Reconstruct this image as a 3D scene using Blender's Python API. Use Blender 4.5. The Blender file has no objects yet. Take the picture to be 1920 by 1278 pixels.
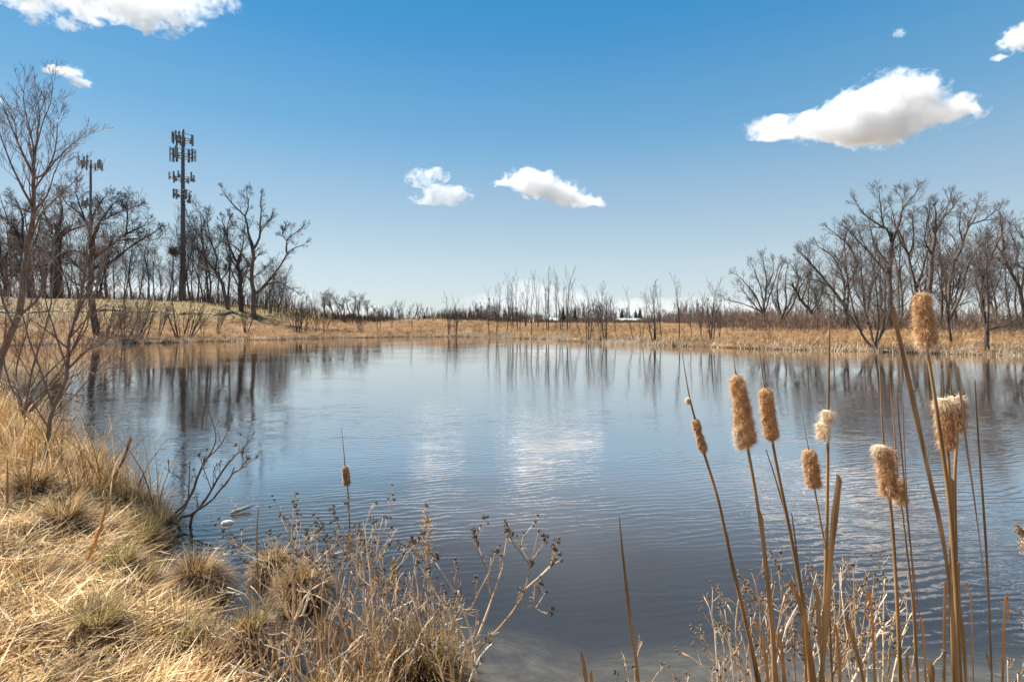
import bpy, math, random
import numpy as np
from mathutils import Vector, noise as mnoise

# ------------------------------------------------------------------ camera, light, exposure
SC = bpy.context.scene
C = SC.collection
F, HZ, H = 960.0, 598.0, 2.0          # focal length in photo pixels, horizon row, eye height above the water
cam_d = bpy.data.cameras.new('camera')
cam_d.sensor_width = 36.0
cam_d.lens = 18.0
cam_d.shift_y = -(639.0 - HZ) / 1920.0
cam_d.clip_start = 0.05
cam_d.clip_end = 20000.0
cam = bpy.data.objects.new('camera', cam_d)
C.objects.link(cam)
cam.location = (0, 0, H)
cam.rotation_euler = (math.radians(90), 0, 0)
SC.camera = cam

SUN_EL, SUN_AZ = 53.0, -58.0          # azimuth in degrees from straight ahead, negative = left
W = bpy.data.worlds.new('World')
SC.world = W
W.use_nodes = True
wn = W.node_tree
bg = wn.nodes['Background']
sky = wn.nodes.new('ShaderNodeTexSky')
sky.sky_type = 'NISHITA'
sky.sun_disc = False
sky.sun_elevation = math.radians(SUN_EL)
sky.sun_rotation = math.radians(SUN_AZ)
sky.air_density = 1.0
sky.dust_density = 0.0
sky.ozone_density = 3.0
hsv = wn.nodes.new('ShaderNodeHueSaturation')
hsv.inputs['Hue'].default_value = 0.5
hsv.inputs['Saturation'].default_value = 1.0
hsv.inputs['Value'].default_value = 1.0
wn.links.new(sky.outputs[0], hsv.inputs['Color'])
# the photograph's sky: deeper blue overhead, paler towards the horizon (graded by elevation, the same all round)
wtc = wn.nodes.new('ShaderNodeTexCoord')
wsp = wn.nodes.new('ShaderNodeSeparateXYZ')
wn.links.new(wtc.outputs['Generated'], wsp.inputs[0])
wrp = wn.nodes.new('ShaderNodeValToRGB')
_cr = wrp.color_ramp
_cr.interpolation = 'EASE'
for _p, _c in ((0.0, (0.66, 0.64, 0.62)), (0.09, (0.76, 0.69, 0.63)), (0.17, (0.78, 0.74, 0.65)), (0.34, (0.51, 0.76, 0.74)), (0.53, (0.19, 0.68, 0.79)), (1.0, (0.19, 0.66, 0.79))):
    _e2 = _cr.elements[0] if _p == 0.0 else (_cr.elements[-1] if _p == 1.0 else _cr.elements.new(_p))
    _e2.color = (*_c, 1)
wn.links.new(wsp.outputs['Z'], wrp.inputs[0])
wmx = wn.nodes.new('ShaderNodeMix')
wmx.data_type = 'RGBA'
wmx.blend_type = 'MULTIPLY'
wmx.inputs['Factor'].default_value = 1.0
wn.links.new(hsv.outputs[0], wmx.inputs[6])
wn.links.new(wrp.outputs[0], wmx.inputs[7])
# clear-air gradient by elevation, mixed with the physical sky
wr2 = wn.nodes.new('ShaderNodeValToRGB')
_cr = wr2.color_ramp
for _p, _c in ((0.0, (0.66, 0.755, 0.835)), (0.10, (0.584, 0.716, 0.799)), (0.155, (0.474, 0.631, 0.752)), (0.25, (0.335, 0.53, 0.72)), (0.34, (0.178, 0.429, 0.694)), (0.47, (0.085, 0.33, 0.65)), (0.55, (0.052, 0.295, 0.615)), (1.0, (0.035, 0.24, 0.55))):
    _e2 = _cr.elements[0] if _p == 0.0 else (_cr.elements[-1] if _p == 1.0 else _cr.elements.new(_p))
    _e2.color = (*_c, 1)
wn.links.new(wsp.outputs['Z'], wr2.inputs[0])
wsc = wn.nodes.new('ShaderNodeVectorMath')
wsc.operation = 'SCALE'
wsc.inputs['Scale'].default_value = 5.68
wn.links.new(wr2.outputs[0], wsc.inputs[0])
wm2 = wn.nodes.new('ShaderNodeMix')
wm2.data_type = 'RGBA'
wm2.inputs['Factor'].default_value = 0.72
wn.links.new(wmx.outputs[2], wm2.inputs[6])
wn.links.new(wsc.outputs[0], wm2.inputs[7])
wn.links.new(wm2.outputs[2], bg.inputs[0])
bg.inputs[1].default_value = 0.074
sun_d = bpy.data.lights.new('sun', 'SUN')
sun_d.energy = 5.0
sun_d.angle = math.radians(0.53)
sun_d.color = (1.0, 0.95, 0.87)
sun = bpy.data.objects.new('sun', sun_d)
C.objects.link(sun)
_a, _e = math.radians(SUN_AZ), math.radians(SUN_EL)
sdir = Vector((math.sin(_a) * math.cos(_e), math.cos(_a) * math.cos(_e), math.sin(_e)))
sun.rotation_euler = (-sdir).to_track_quat('-Z', 'Y').to_euler()
SC.view_settings.view_transform = 'Standard'
SC.view_settings.look = 'None'
SC.view_settings.gamma = 1.0
SC.view_settings.use_curve_mapping = False
SC.view_settings.exposure = 1.25
SC.cycles.max_bounces = 14
SC.cycles.transparent_max_bounces = 16
SC.cycles.volume_bounces = 12
SC.cycles.use_denoising = True
SC.cycles.sample_clamp_indirect = 6.0

# ------------------------------------------------------------------ helpers
R = random.Random(7)
NR = np.random.default_rng(11)


def P(px, py, Y):
    return ((px - 960.0) / F * Y, Y, H + (HZ - py) / F * Y)


def sm(t):
    t = np.clip(t, 0, 1)
    return t * t * (3 - 2 * t)


def mesh_from(name, verts, quads=None, tris=None, smooth=False):
    me = bpy.data.meshes.new(name)
    verts = np.asarray(verts, dtype=np.float32).reshape(-1, 3)
    nq = 0 if quads is None else len(quads)
    nt = 0 if tris is None else len(tris)
    me.vertices.add(len(verts))
    me.vertices.foreach_set('co', verts.ravel())
    loops, starts = [], []
    if nq:
        loops.append(np.asarray(quads, dtype=np.int32).ravel())
        starts.append(np.arange(nq, dtype=np.int32) * 4)
    if nt:
        loops.append(np.asarray(tris, dtype=np.int32).ravel())
        starts.append(nq * 4 + np.arange(nt, dtype=np.int32) * 3)
    loops = np.concatenate(loops)
    starts = np.concatenate(starts)
    me.loops.add(len(loops))
    me.loops.foreach_set('vertex_index', loops)
    me.polygons.add(nq + nt)
    me.polygons.foreach_set('loop_start', starts)
    me.polygons.foreach_set('use_smooth', np.full(nq + nt, bool(smooth)))
    me.update(calc_edges=True)
    return me


class MB:
    """collects verts and faces of one mesh"""

    def __init__(s):
        s.v, s.q, s.t, s.n = [], [], [], 0

    def add(s, v, q=None, t=None):
        v = np.asarray(v, dtype=np.float64).reshape(-1, 3)
        if q is not None and len(q):
            s.q.append(np.asarray(q) + s.n)
        if t is not None and len(t):
            s.t.append(np.asarray(t) + s.n)
        s.v.append(v)
        s.n += len(v)

    def tubes(s, polys, sides=4):
        groups = {}
        for pts, rad in polys:
            groups.setdefault(len(pts), []).append((pts, rad))
        for n, lst in groups.items():
            p = np.array([a[0] for a in lst], dtype=np.float64)
            r = np.array([a[1] for a in lst], dtype=np.float64)
            t = np.empty_like(p)
            t[:, 1:-1] = p[:, 2:] - p[:, :-2]
            t[:, 0] = p[:, 1] - p[:, 0]
            t[:, -1] = p[:, -1] - p[:, -2]
            t /= np.linalg.norm(t, axis=2, keepdims=True) + 1e-12
            o = p[:, -1] - p[:, 0]
            o /= np.linalg.norm(o, axis=1, keepdims=True) + 1e-12
            ref = np.where(np.abs(o[:, 2:3]) > 0.8, np.array([[1.0, 0.13, 0]]), np.array([[0, 0.13, 1.0]]))
            ref = ref[:, None, :]
            n1 = ref - (ref * t).sum(2, keepdims=True) * t
            n1 /= np.linalg.norm(n1, axis=2, keepdims=True) + 1e-12
            n2 = np.cross(t, n1)
            a = np.arange(sides) / sides * 2 * math.pi
            ring = (p[:, :, None] + r[:, :, None, None] * (n1[:, :, None] * np.cos(a)[None, None, :, None]
                                                           + n2[:, :, None] * np.sin(a)[None, None, :, None]))
            N = len(lst)
            base = (np.arange(N)[:, None, None] * n + np.arange(n - 1)[None, :, None]) * sides
            j = np.arange(sides)[None, None, :]
            j2 = (j + 1) % sides
            q = np.stack([base + j, base + j2, base + sides + j2, base + sides + j], axis=-1).reshape(-1, 4)
            s.add(ring.reshape(-1, 3), q)
            # end caps
            if sides >= 4:
                vb = s.n - N * n * sides
                for e in (0, n - 1):
                    st = vb + (np.arange(N) * n + e) * sides
                    k = np.arange(1, sides - 1)
                    tri = np.stack([np.broadcast_to(st[:, None], (N, sides - 2)), st[:, None] + k[None], st[:, None] + k[None] + 1], -1).reshape(-1, 3)
                    s.t.append(tri if e else tri[:, ::-1])
        return s

    def box(s, c, size, rz=0.0, rx=0.0):
        x, y, z = [k / 2 for k in size]
        v = np.array([[-x, -y, -z], [x, -y, -z], [x, y, -z], [-x, y, -z], [-x, -y, z], [x, -y, z], [x, y, z], [-x, y, z]])
        if rx:
            ca, sa = math.cos(rx), math.sin(rx)
            v = v @ np.array([[1, 0, 0], [0, ca, sa], [0, -sa, ca]])
        ca, sa = math.cos(rz), math.sin(rz)
        v = v @ np.array([[ca, sa, 0], [-sa, ca, 0], [0, 0, 1]]) + np.array(c)
        s.add(v, [[0, 3, 2, 1], [4, 5, 6, 7], [0, 1, 5, 4], [1, 2, 6, 5], [2, 3, 7, 6], [3, 0, 4, 7]])
        return s

    def blades(s, base, head, lean, length, width, curl, nseg=3, twist=None):
        """vectorised grass blades: strips that start at base, lean over towards head and taper"""
        N = len(base)
        base = np.asarray(base, dtype=np.float64)
        b = lambda a: np.broadcast_to(np.asarray(a, dtype=np.float64), (N,))
        head, lean, length, width, curl = map(b, (head, lean, length, width, curl))
        tw = b(head + math.pi / 2 if twist is None else twist)
        p = base.copy()
        rows = []
        hx, hy = np.cos(head), np.sin(head)
        for i in range(nseg + 1):
            u = i / nseg
            w = width * (0.75 + 0.5 * u if u < 0.45 else 1.0) * (1 - u ** 2.2) + width * 0.06
            off = np.stack([np.cos(tw) * w / 2, np.sin(tw) * w / 2, np.zeros(N)], 1)
            rows.append(p - off)
            rows.append(p + off)
            th = lean + curl * u
            st = length / nseg
            p = p + np.stack([hx * np.sin(th) * st, hy * np.sin(th) * st, np.cos(th) * st], 1)
        v = np.stack(rows, 1)
        k = 2 * (nseg + 1)
        bb = (np.arange(N) * k)[:, None] + (np.arange(nseg) * 2)[None]
        q = np.stack([bb, bb + 1, bb + 3, bb + 2], -1).reshape(-1, 4)
        s.add(v.reshape(-1, 3), q)
        return s

    def build(s, name, m, parent=None, smooth=False, origin=None, kind=None):
        v = np.concatenate(s.v)
        if origin is not None:
            v = v - np.asarray(origin)
        q = np.concatenate(s.q) if s.q else None
        t = np.concatenate(s.t) if s.t else None
        me = mesh_from(name, v, q, t, smooth)
        me.materials.append(m)
        o = bpy.data.objects.new(name, me)
        C.objects.link(o)
        if parent is not None:
            o.parent = parent
        if kind:
            o['kind'] = kind
        return o


def thing(name, label, cat, loc=(0, 0, 0), group=None):
    o = bpy.data.objects.new(name, None)
    C.objects.link(o)
    o.location = loc
    o.empty_display_size = 0.1
    o['label'] = label
    o['category'] = cat
    if group:
        o['group'] = group
    return o


def tag(o, label, cat, group=None):
    o['label'] = label
    o['category'] = cat
    if group:
        o['group'] = group
    return o


def copy_thing(src, loc, rz, sc, label, group=None, tilt=(0, 0)):
    r = src.copy()
    C.objects.link(r)
    r.location = loc
    r.rotation_euler = (tilt[0], tilt[1], rz)
    r.scale = sc if isinstance(sc, (tuple, list)) else (sc, sc, sc)
    r['label'] = label
    if group:
        r['group'] = group
    for ch in list(src.children):
        c = ch.copy()
        C.objects.link(c)
        c.parent = r
        for g in ch.children:
            d = g.copy()
            C.objects.link(d)
            d.parent = c
    return r


# ------------------------------------------------------------------ materials
def new_mat(name):
    m = bpy.data.materials.new(name)
    m.use_nodes = True
    nt = m.node_tree
    for n in list(nt.nodes):
        nt.nodes.remove(n)
    out = nt.nodes.new('ShaderNodeOutputMaterial')
    return m, nt, out


def nd(nt, t, **kw):
    n = nt.nodes.new(t)
    for k, v in kw.items():
        if k in n.inputs.keys():
            n.inputs[k].default_value = v
        else:
            setattr(n, k, v)
    return n


def ramp(nt, src, stops):
    r = nt.nodes.new('ShaderNodeValToRGB')
    cr = r.color_ramp
    while len(cr.elements) < len(stops):
        cr.elements.new(0.5)
    for e, (p, c) in zip(cr.elements, stops):
        e.position = p
        e.color = (*c, 1) if len(c) == 3 else c
    nt.links.new(src, r.inputs[0])
    return r


def blade_mat(name, stops, rough=0.6, transl=0.35, noise_scale=3.0, amount=0.35, stretch=(1, 1, 1)):
    """dry leaves and stalks: each loose blade gets its own tone of the ramp, grain along it, light passing through"""
    m, nt, out = new_mat(name)
    g = nd(nt, 'ShaderNodeNewGeometry')
    rp = ramp(nt, g.outputs['Random Per Island'], stops)
    tc = nd(nt, 'ShaderNodeTexCoord')
    nz = nd(nt, 'ShaderNodeTexNoise', Scale=noise_scale, Detail=4.0)
    mpp = nd(nt, 'ShaderNodeMapping')
    mpp.inputs['Scale'].default_value = stretch
    nt.links.new(tc.outputs['Object'], mpp.inputs[0])
    nt.links.new(mpp.outputs[0], nz.inputs['Vector'])
    mul = nd(nt, 'ShaderNodeMapRange')
    mul.inputs['From Min'].default_value = 0.3
    mul.inputs['From Max'].default_value = 0.7
    mul.inputs['To Min'].default_value = 1 - amount
    mul.inputs['To Max'].default_value = 1 + amount
    nt.links.new(nz.outputs['Fac'], mul.inputs['Value'])
    mx = nd(nt, 'ShaderNodeVectorMath', operation='SCALE')
    nt.links.new(rp.outputs[0], mx.inputs[0])
    nt.links.new(mul.outputs[0], mx.inputs['Scale'])
    bs = nd(nt, 'ShaderNodeBsdfPrincipled')
    bs.inputs['Roughness'].default_value = rough
    bs.inputs['Specular IOR Level'].default_value = 0.35
    nt.links.new(mx.outputs[0], bs.inputs['Base Color'])
    if transl > 0:
        tr = nd(nt, 'ShaderNodeBsdfTranslucent')
        nt.links.new(mx.outputs[0], tr.inputs['Color'])
        ms = nd(nt, 'ShaderNodeMixShader')
        ms.inputs[0].default_value = transl
        nt.links.new(bs.outputs[0], ms.inputs[1])
        nt.links.new(tr.outputs[0], ms.inputs[2])
        nt.links.new(ms.outputs[0], out.inputs[0])
    else:
        nt.links.new(bs.outputs[0], out.inputs[0])
    return m


def noise_mat(name, c1, c2, scale=8.0, rough=0.8, bump=0.3, bscale=None, stretch=(1, 1, 1), metallic=0.0, spec=0.3):
    m, nt, out = new_mat(name)
    tc = nd(nt, 'ShaderNodeTexCoord')
    mp = nd(nt, 'ShaderNodeMapping')
    mp.inputs['Scale'].default_value = stretch
    nt.links.new(tc.outputs['Object'], mp.inputs['Vector'])
    nz = nd(nt, 'ShaderNodeTexNoise', Scale=scale, Detail=6.0, Roughness=0.65)
    nt.links.new(mp.outputs[0], nz.inputs['Vector'])
    rp = ramp(nt, nz.outputs['Fac'], [(0.32, c1), (0.68, c2)])
    bs = nd(nt, 'ShaderNodeBsdfPrincipled')
    bs.inputs['Roughness'].default_value = rough
    bs.inputs['Metallic'].default_value = metallic
    bs.inputs['Specular IOR Level'].default_value = spec
    nt.links.new(rp.outputs[0], bs.inputs['Base Color'])
    if bump:
        nb = nd(nt, 'ShaderNodeTexNoise', Scale=bscale or scale * 3, Detail=5.0)
        nt.links.new(mp.outputs[0], nb.inputs['Vector'])
        bp = nd(nt, 'ShaderNodeBump')
        bp.inputs['Strength'].default_value = bump
        bp.inputs['Distance'].default_value = 0.05
        nt.links.new(nb.outputs['Fac'], bp.inputs['Height'])
        nt.links.new(bp.outputs[0], bs.inputs['Normal'])
    nt.links.new(bs.outputs[0], out.inputs[0])
    return m


BARK = noise_mat('bark_grey_brown', (0.075, 0.053, 0.04), (0.19, 0.148, 0.115), 3.0, 0.85, 0.6, 14, (2.5, 2.5, 0.5))
BARK_D = noise_mat('bark_dark', (0.04, 0.028, 0.021), (0.11, 0.083, 0.063), 3.0, 0.85, 0.6, 14, (2.5, 2.5, 0.5))
BARK_R = noise_mat('bark_reddish_young', (0.10, 0.058, 0.04), (0.26, 0.165, 0.115), 9.0, 0.55, 0.3, 40, (2, 2, 0.6), spec=0.5)
TWIG = blade_mat('twigs_brown', [(0.0, (0.035, 0.023, 0.017)), (0.6, (0.07, 0.048, 0.036)), (1.0, (0.13, 0.098, 0.075))], 0.7, 0.0, 2.0, 0.3)
TWIG_R = blade_mat('twigs_red_brown', [(0.0, (0.10, 0.05, 0.032)), (0.6, (0.24, 0.15, 0.10)), (1.0, (0.55, 0.45, 0.36))], 0.45, 0.0, 2.0, 0.3)
TWIG_B = blade_mat('brush_twigs', [(0.0, (0.07, 0.042, 0.028)), (0.6, (0.135, 0.083, 0.056)), (1.0, (0.24, 0.165, 0.115))], 0.8, 0.0, 0.4, 0.3)
TWIG_F = blade_mat('distant_twigs', [(0.0, (0.085, 0.06, 0.052)), (0.6, (0.13, 0.094, 0.08)), (1.0, (0.19, 0.145, 0.125))], 0.9, 0.0, 0.05, 0.3)
CONIFER = blade_mat('conifer_needles', [(0.0, (0.014, 0.024, 0.016)), (1.0, (0.04, 0.055, 0.035))], 0.8, 0.0)
STRAW = blade_mat('straw', [(0.0, (0.06, 0.028, 0.013)), (0.22, (0.22, 0.12, 0.05)), (0.45, (0.50, 0.31, 0.12)), (0.75, (0.70, 0.49, 0.24)), (1.0, (0.86, 0.72, 0.48))], 0.8, 0.35, 3.5, 0.6)
STRAW_O = blade_mat('orange_straw', [(0.0, (0.10, 0.045, 0.018)), (0.3, (0.38, 0.20, 0.068)), (0.7, (0.60, 0.36, 0.14)), (1.0, (0.78, 0.59, 0.33))], 0.55, 0.45)
STRAW_G = blade_mat('green_straw', [(0.0, (0.15, 0.105, 0.035)), (0.4, (0.36, 0.275, 0.10)), (0.75, (0.54, 0.42, 0.19)), (1.0, (0.30, 0.31, 0.09))], 0.55, 0.45)
SEDGE = blade_mat('tussock_sedge', [(0.0, (0.05, 0.022, 0.01)), (0.4, (0.15, 0.07, 0.028)), (0.7, (0.34, 0.19, 0.075)), (0.9, (0.54, 0.38, 0.18)), (1.0, (0.17, 0.22, 0.05))], 0.55, 0.3)
FARG = blade_mat('far_bank_grass', [(0.0, (0.17, 0.09, 0.042)), (0.4, (0.38, 0.235, 0.11)), (0.8, (0.55, 0.37, 0.19)), (1.0, (0.74, 0.58, 0.38))], 0.7, 0.45, 0.12, 0.35)
FARTUFT = blade_mat('far_bank_tufts', [(0.0, (0.14, 0.07, 0.03)), (0.45, (0.34, 0.19, 0.08)), (0.85, (0.52, 0.33, 0.15)), (1.0, (0.70, 0.52, 0.32))], 0.7, 0.4, 0.25, 0.35)
FARREED = blade_mat('far_bank_reeds', [(0.0, (0.22, 0.14, 0.08)), (0.45, (0.48, 0.36, 0.22)), (1.0, (0.78, 0.70, 0.56))], 0.7, 0.2, 0.3, 0.25)
HILLG = blade_mat('hill_grass', [(0.0, (0.15, 0.105, 0.045)), (0.5, (0.25, 0.175, 0.075)), (1.0, (0.37, 0.265, 0.125))], 0.7, 0.2, 0.12, 0.3)
CATSTEM = blade_mat('cattail_stalk', [(0.0, (0.20, 0.105, 0.04)), (0.5, (0.31, 0.175, 0.07)), (1.0, (0.40, 0.255, 0.12))], 0.42, 0.2, 11.0, 0.5, (1, 1, 0.25))
CATLEAF = blade_mat('cattail_leaf', [(0.0, (0.30, 0.165, 0.06)), (1.0, (0.46, 0.29, 0.135))], 0.45, 0.3, 16.0, 0.5, (2.5, 2.5, 0.18))
FLUFF = blade_mat('cattail_fluff', [(0.0, (0.30, 0.15, 0.06)), (0.3, (0.50, 0.29, 0.13)), (0.7, (0.72, 0.49, 0.27)), (1.0, (0.94, 0.79, 0.58))], 0.9, 0.55, 40.0, 0.3)
FLUFF_P = blade_mat('cattail_pale_fluff', [(0.0, (0.62, 0.45, 0.27)), (1.0, (0.92, 0.82, 0.65))], 0.9, 0.5, 40.0, 0.2)
FORB = blade_mat('dead_forb_stem', [(0.0, (0.42, 0.25, 0.11)), (0.4, (0.68, 0.48, 0.27)), (0.75, (0.84, 0.70, 0.50)), (1.0, (0.92, 0.85, 0.73))], 0.5, 0.35, 14.0, 0.3)
FORB_D = blade_mat('dead_forb_brown_stem', [(0.0, (0.26, 0.15, 0.08)), (0.5, (0.46, 0.31, 0.19)), (1.0, (0.72, 0.60, 0.46))], 0.5, 0.1, 14.0, 0.3)
SEED = noise_mat('seed_head', (0.05, 0.033, 0.024), (0.34, 0.28, 0.22), 220.0, 0.8, 0.5, 500)
DEADLEAF = blade_mat('withered_leaf', [(0.0, (0.05, 0.03, 0.02)), (0.6, (0.14, 0.085, 0.05)), (1.0, (0.30, 0.20, 0.12))], 0.7, 0.15)
METAL = noise_mat('galvanised_steel', (0.10, 0.10, 0.105), (0.17, 0.17, 0.175), 2.0, 0.65, 0.0, metallic=0.2)
ANT = noise_mat('antenna_radome', (0.13, 0.135, 0.13), (0.24, 0.25, 0.24), 1.2, 0.6, 0.0)
DRIFT = noise_mat('driftwood', (0.26, 0.21, 0.16), (0.55, 0.49, 0.40), 18.0, 0.8, 0.8, 60, (0.4, 2, 2))
PALE = noise_mat('bleached_wood', (0.62, 0.56, 0.46), (0.85, 0.80, 0.72), 20.0, 0.7, 0.3)
WETWOOD = noise_mat('wet_twigs', (0.012, 0.009, 0.007), (0.04, 0.03, 0.022), 20.0, 0.4, 0.2)
ROOF = noise_mat('pale_metal_roof', (0.46, 0.47, 0.48), (0.58, 0.58, 0.58), 0.6, 0.5, 0.0)
WALLM = noise_mat('brown_board_wall', (0.16, 0.11, 0.08), (0.24, 0.17, 0.12), 0.8, 0.8, 0.0)
GLASSM = noise_mat('dark_window', (0.03, 0.035, 0.04), (0.05, 0.055, 0.06), 0.8, 0.15, 0.0)
PATHM = noise_mat('pale_path_paving', (0.36, 0.33, 0.29), (0.50, 0.46, 0.41), 2.0, 0.85, 0.0)
EARTH = noise_mat('dark_wet_earth', (0.02, 0.014, 0.009), (0.07, 0.045, 0.028), 20.0, 0.8, 0.8, 60)

# ------------------------------------------------------------------ the ground
SHORE = [(-1.75, 2.9), (-2.15, 3.5), (-2.9, 4.1), (-3.15, 4.6), (-3.55, 5.2), (-4.2, 5.7), (-4.9, 6.4), (-6.2, 7.4), (-8.2, 9.0), (-11.5, 11.0),
         (-19.0, 15.0), (-30.0, 20.0), (-41, 28), (-42, 35), (-37, 38.2), (-31.6, 40), (-29, 42.5), (-25.6, 46), (-22.5, 50), (-19, 53), (-16, 55), (-12, 56.5), (-7, 57.5),
         (-2, 57), (3, 50), (6.3, 43.6), (10.0, 40.0), (13.2, 37.2), (15.7, 34.6), (18.4, 32.9), (20.8, 31.4), (23.2, 30.2), (26, 28.6), (29.3, 27.2), (34, 25),
         (38, 20), (36, 12), (28, 6), (18, 3.2), (9, 2.2), (5, 2.15), (3.2, 2.1), (1.6, 2.25), (0.6, 2.1), (-0.1, 2.2), (-0.7, 2.6), (-1.2, 2.55)]
SH = np.array(SHORE, dtype=np.float64)


def pond_dist(x, y):
    """signed distance to the waterline: positive on land"""
    x = np.atleast_1d(np.asarray(x, dtype=np.float64))
    y = np.atleast_1d(np.asarray(y, dtype=np.float64))
    # a little wobble so that the shore is not made of straight runs
    amp = np.clip((y - 3) / 40, 0.02, 1.0) * 0.7
    xx = x + amp * np.sin(y * 1.3 + x * 0.7)
    yy = y + amp * np.sin(x * 1.1 + 1.7 * np.sin(y * 0.4)) * 0.8
    x, y = xx, yy
    best = np.full(x.shape, 1e18)
    inside = np.zeros(x.shape, dtype=bool)
    n = len(SH)
    for i in range(n):
        ax, ay = SH[i]
        bx, by = SH[(i + 1) % n]
        dx, dy = bx - ax, by - ay
        t = np.clip(((x - ax) * dx + (y - ay) * dy) / (dx * dx + dy * dy), 0, 1)
        d2 = (x - ax - t * dx) ** 2 + (y - ay - t * dy) ** 2
        best = np.minimum(best, d2)
        c = ((ay > y) != (by > y))
        xi = (bx - ax) * (y - ay) / (by - ay if by != ay else 1e-9) + ax
        inside ^= c & (x < xi)
    d = np.sqrt(best)
    return np.where(inside, -d, d)


def bumps(x, y, s, seed):
    return (np.sin(x * s + seed) * np.cos(y * s * 0.83 + seed * 2.1) + 0.5 * np.sin(x * s * 2.3 + y * s * 1.1 + seed * 3.3)
            + 0.3 * np.sin(y * s * 4.1 - x * s * 2.7 + seed)) / 1.8


def zg(x, y):
    x = np.atleast_1d(np.asarray(x, dtype=np.float64))
    y = np.atleast_1d(np.asarray(y, dtype=np.float64))
    d = pond_dist(x, y)
    dist = np.hypot(x, y)
    far = sm((dist - 14) / 14)
    near = 0.20 * sm(d / 0.45) + 0.22 * sm(d / 2.2) + (0.08 * bumps(x, y, 3.3, 1.0) + 0.035 * bumps(x, y, 8.0, 4.0)) * sm(d / 0.3)
    farz = 0.28 * sm(d / 1.2) + 0.55 * sm(d / 12.0) + 0.45 * sm((y - 58) / 22) + 0.16 * bumps(x, y, 0.45, 2.0) * sm(d / 3) + 0.11 * bumps(x, y, 1.1, 2.0) * sm(d / 1.5) + 0.06 * bumps(x, y, 2.9, 5.0) * sm(d / 0.8)
    hill = 3.5 * sm((-x - 16) / 38) * sm((d - 2.5) / 26) * sm((y - 20) / 14) * (1 - sm((y - 105) / 60))
    mound = 0.7 * np.exp(-(((x + 12) / 9) ** 2 + ((y - 76) / 7) ** 2))
    drop = -2.6 * sm((y - 96) / 30) * (1 - sm((-x - 20) / 30) * (1 - sm((y - 130) / 60)))
    land = near * (1 - far) + farz * far + hill + mound + drop
    bed = np.where(dist < 14, -0.05 - 0.16 * sm(-d / 0.7) - 1.3 * sm((-d - 0.55) / 3.4), -0.05 - 1.4 * sm(-d / 3.0) - 0.2 * sm(-d / 0.6))
    t = sm((d + 0.06) / 0.12)
    return np.where(d > 0.06, land + 0.02, np.where(d < -0.06, bed, bed * (1 - t) + (land + 0.02) * t))


def zs(x, y):
    return float(zg([x], [y])[0])


def ground_hit(px, py, y0=2.0, y1=140.0):
    Y = np.geomspace(y0, y1, 1500)
    X = (px - 960) / F * Y
    z = zg(X, Y)
    ray = H + (HZ - py) / F * Y
    i = np.argmax(z >= ray)
    if z[i] < ray[i]:
        i = len(Y) - 1
    return float(X[i]), float(Y[i]), float(z[i])


def on_ground(px, Y):
    x = (px - 960) / F * Y
    return x, Y, zs(x, Y)


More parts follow.
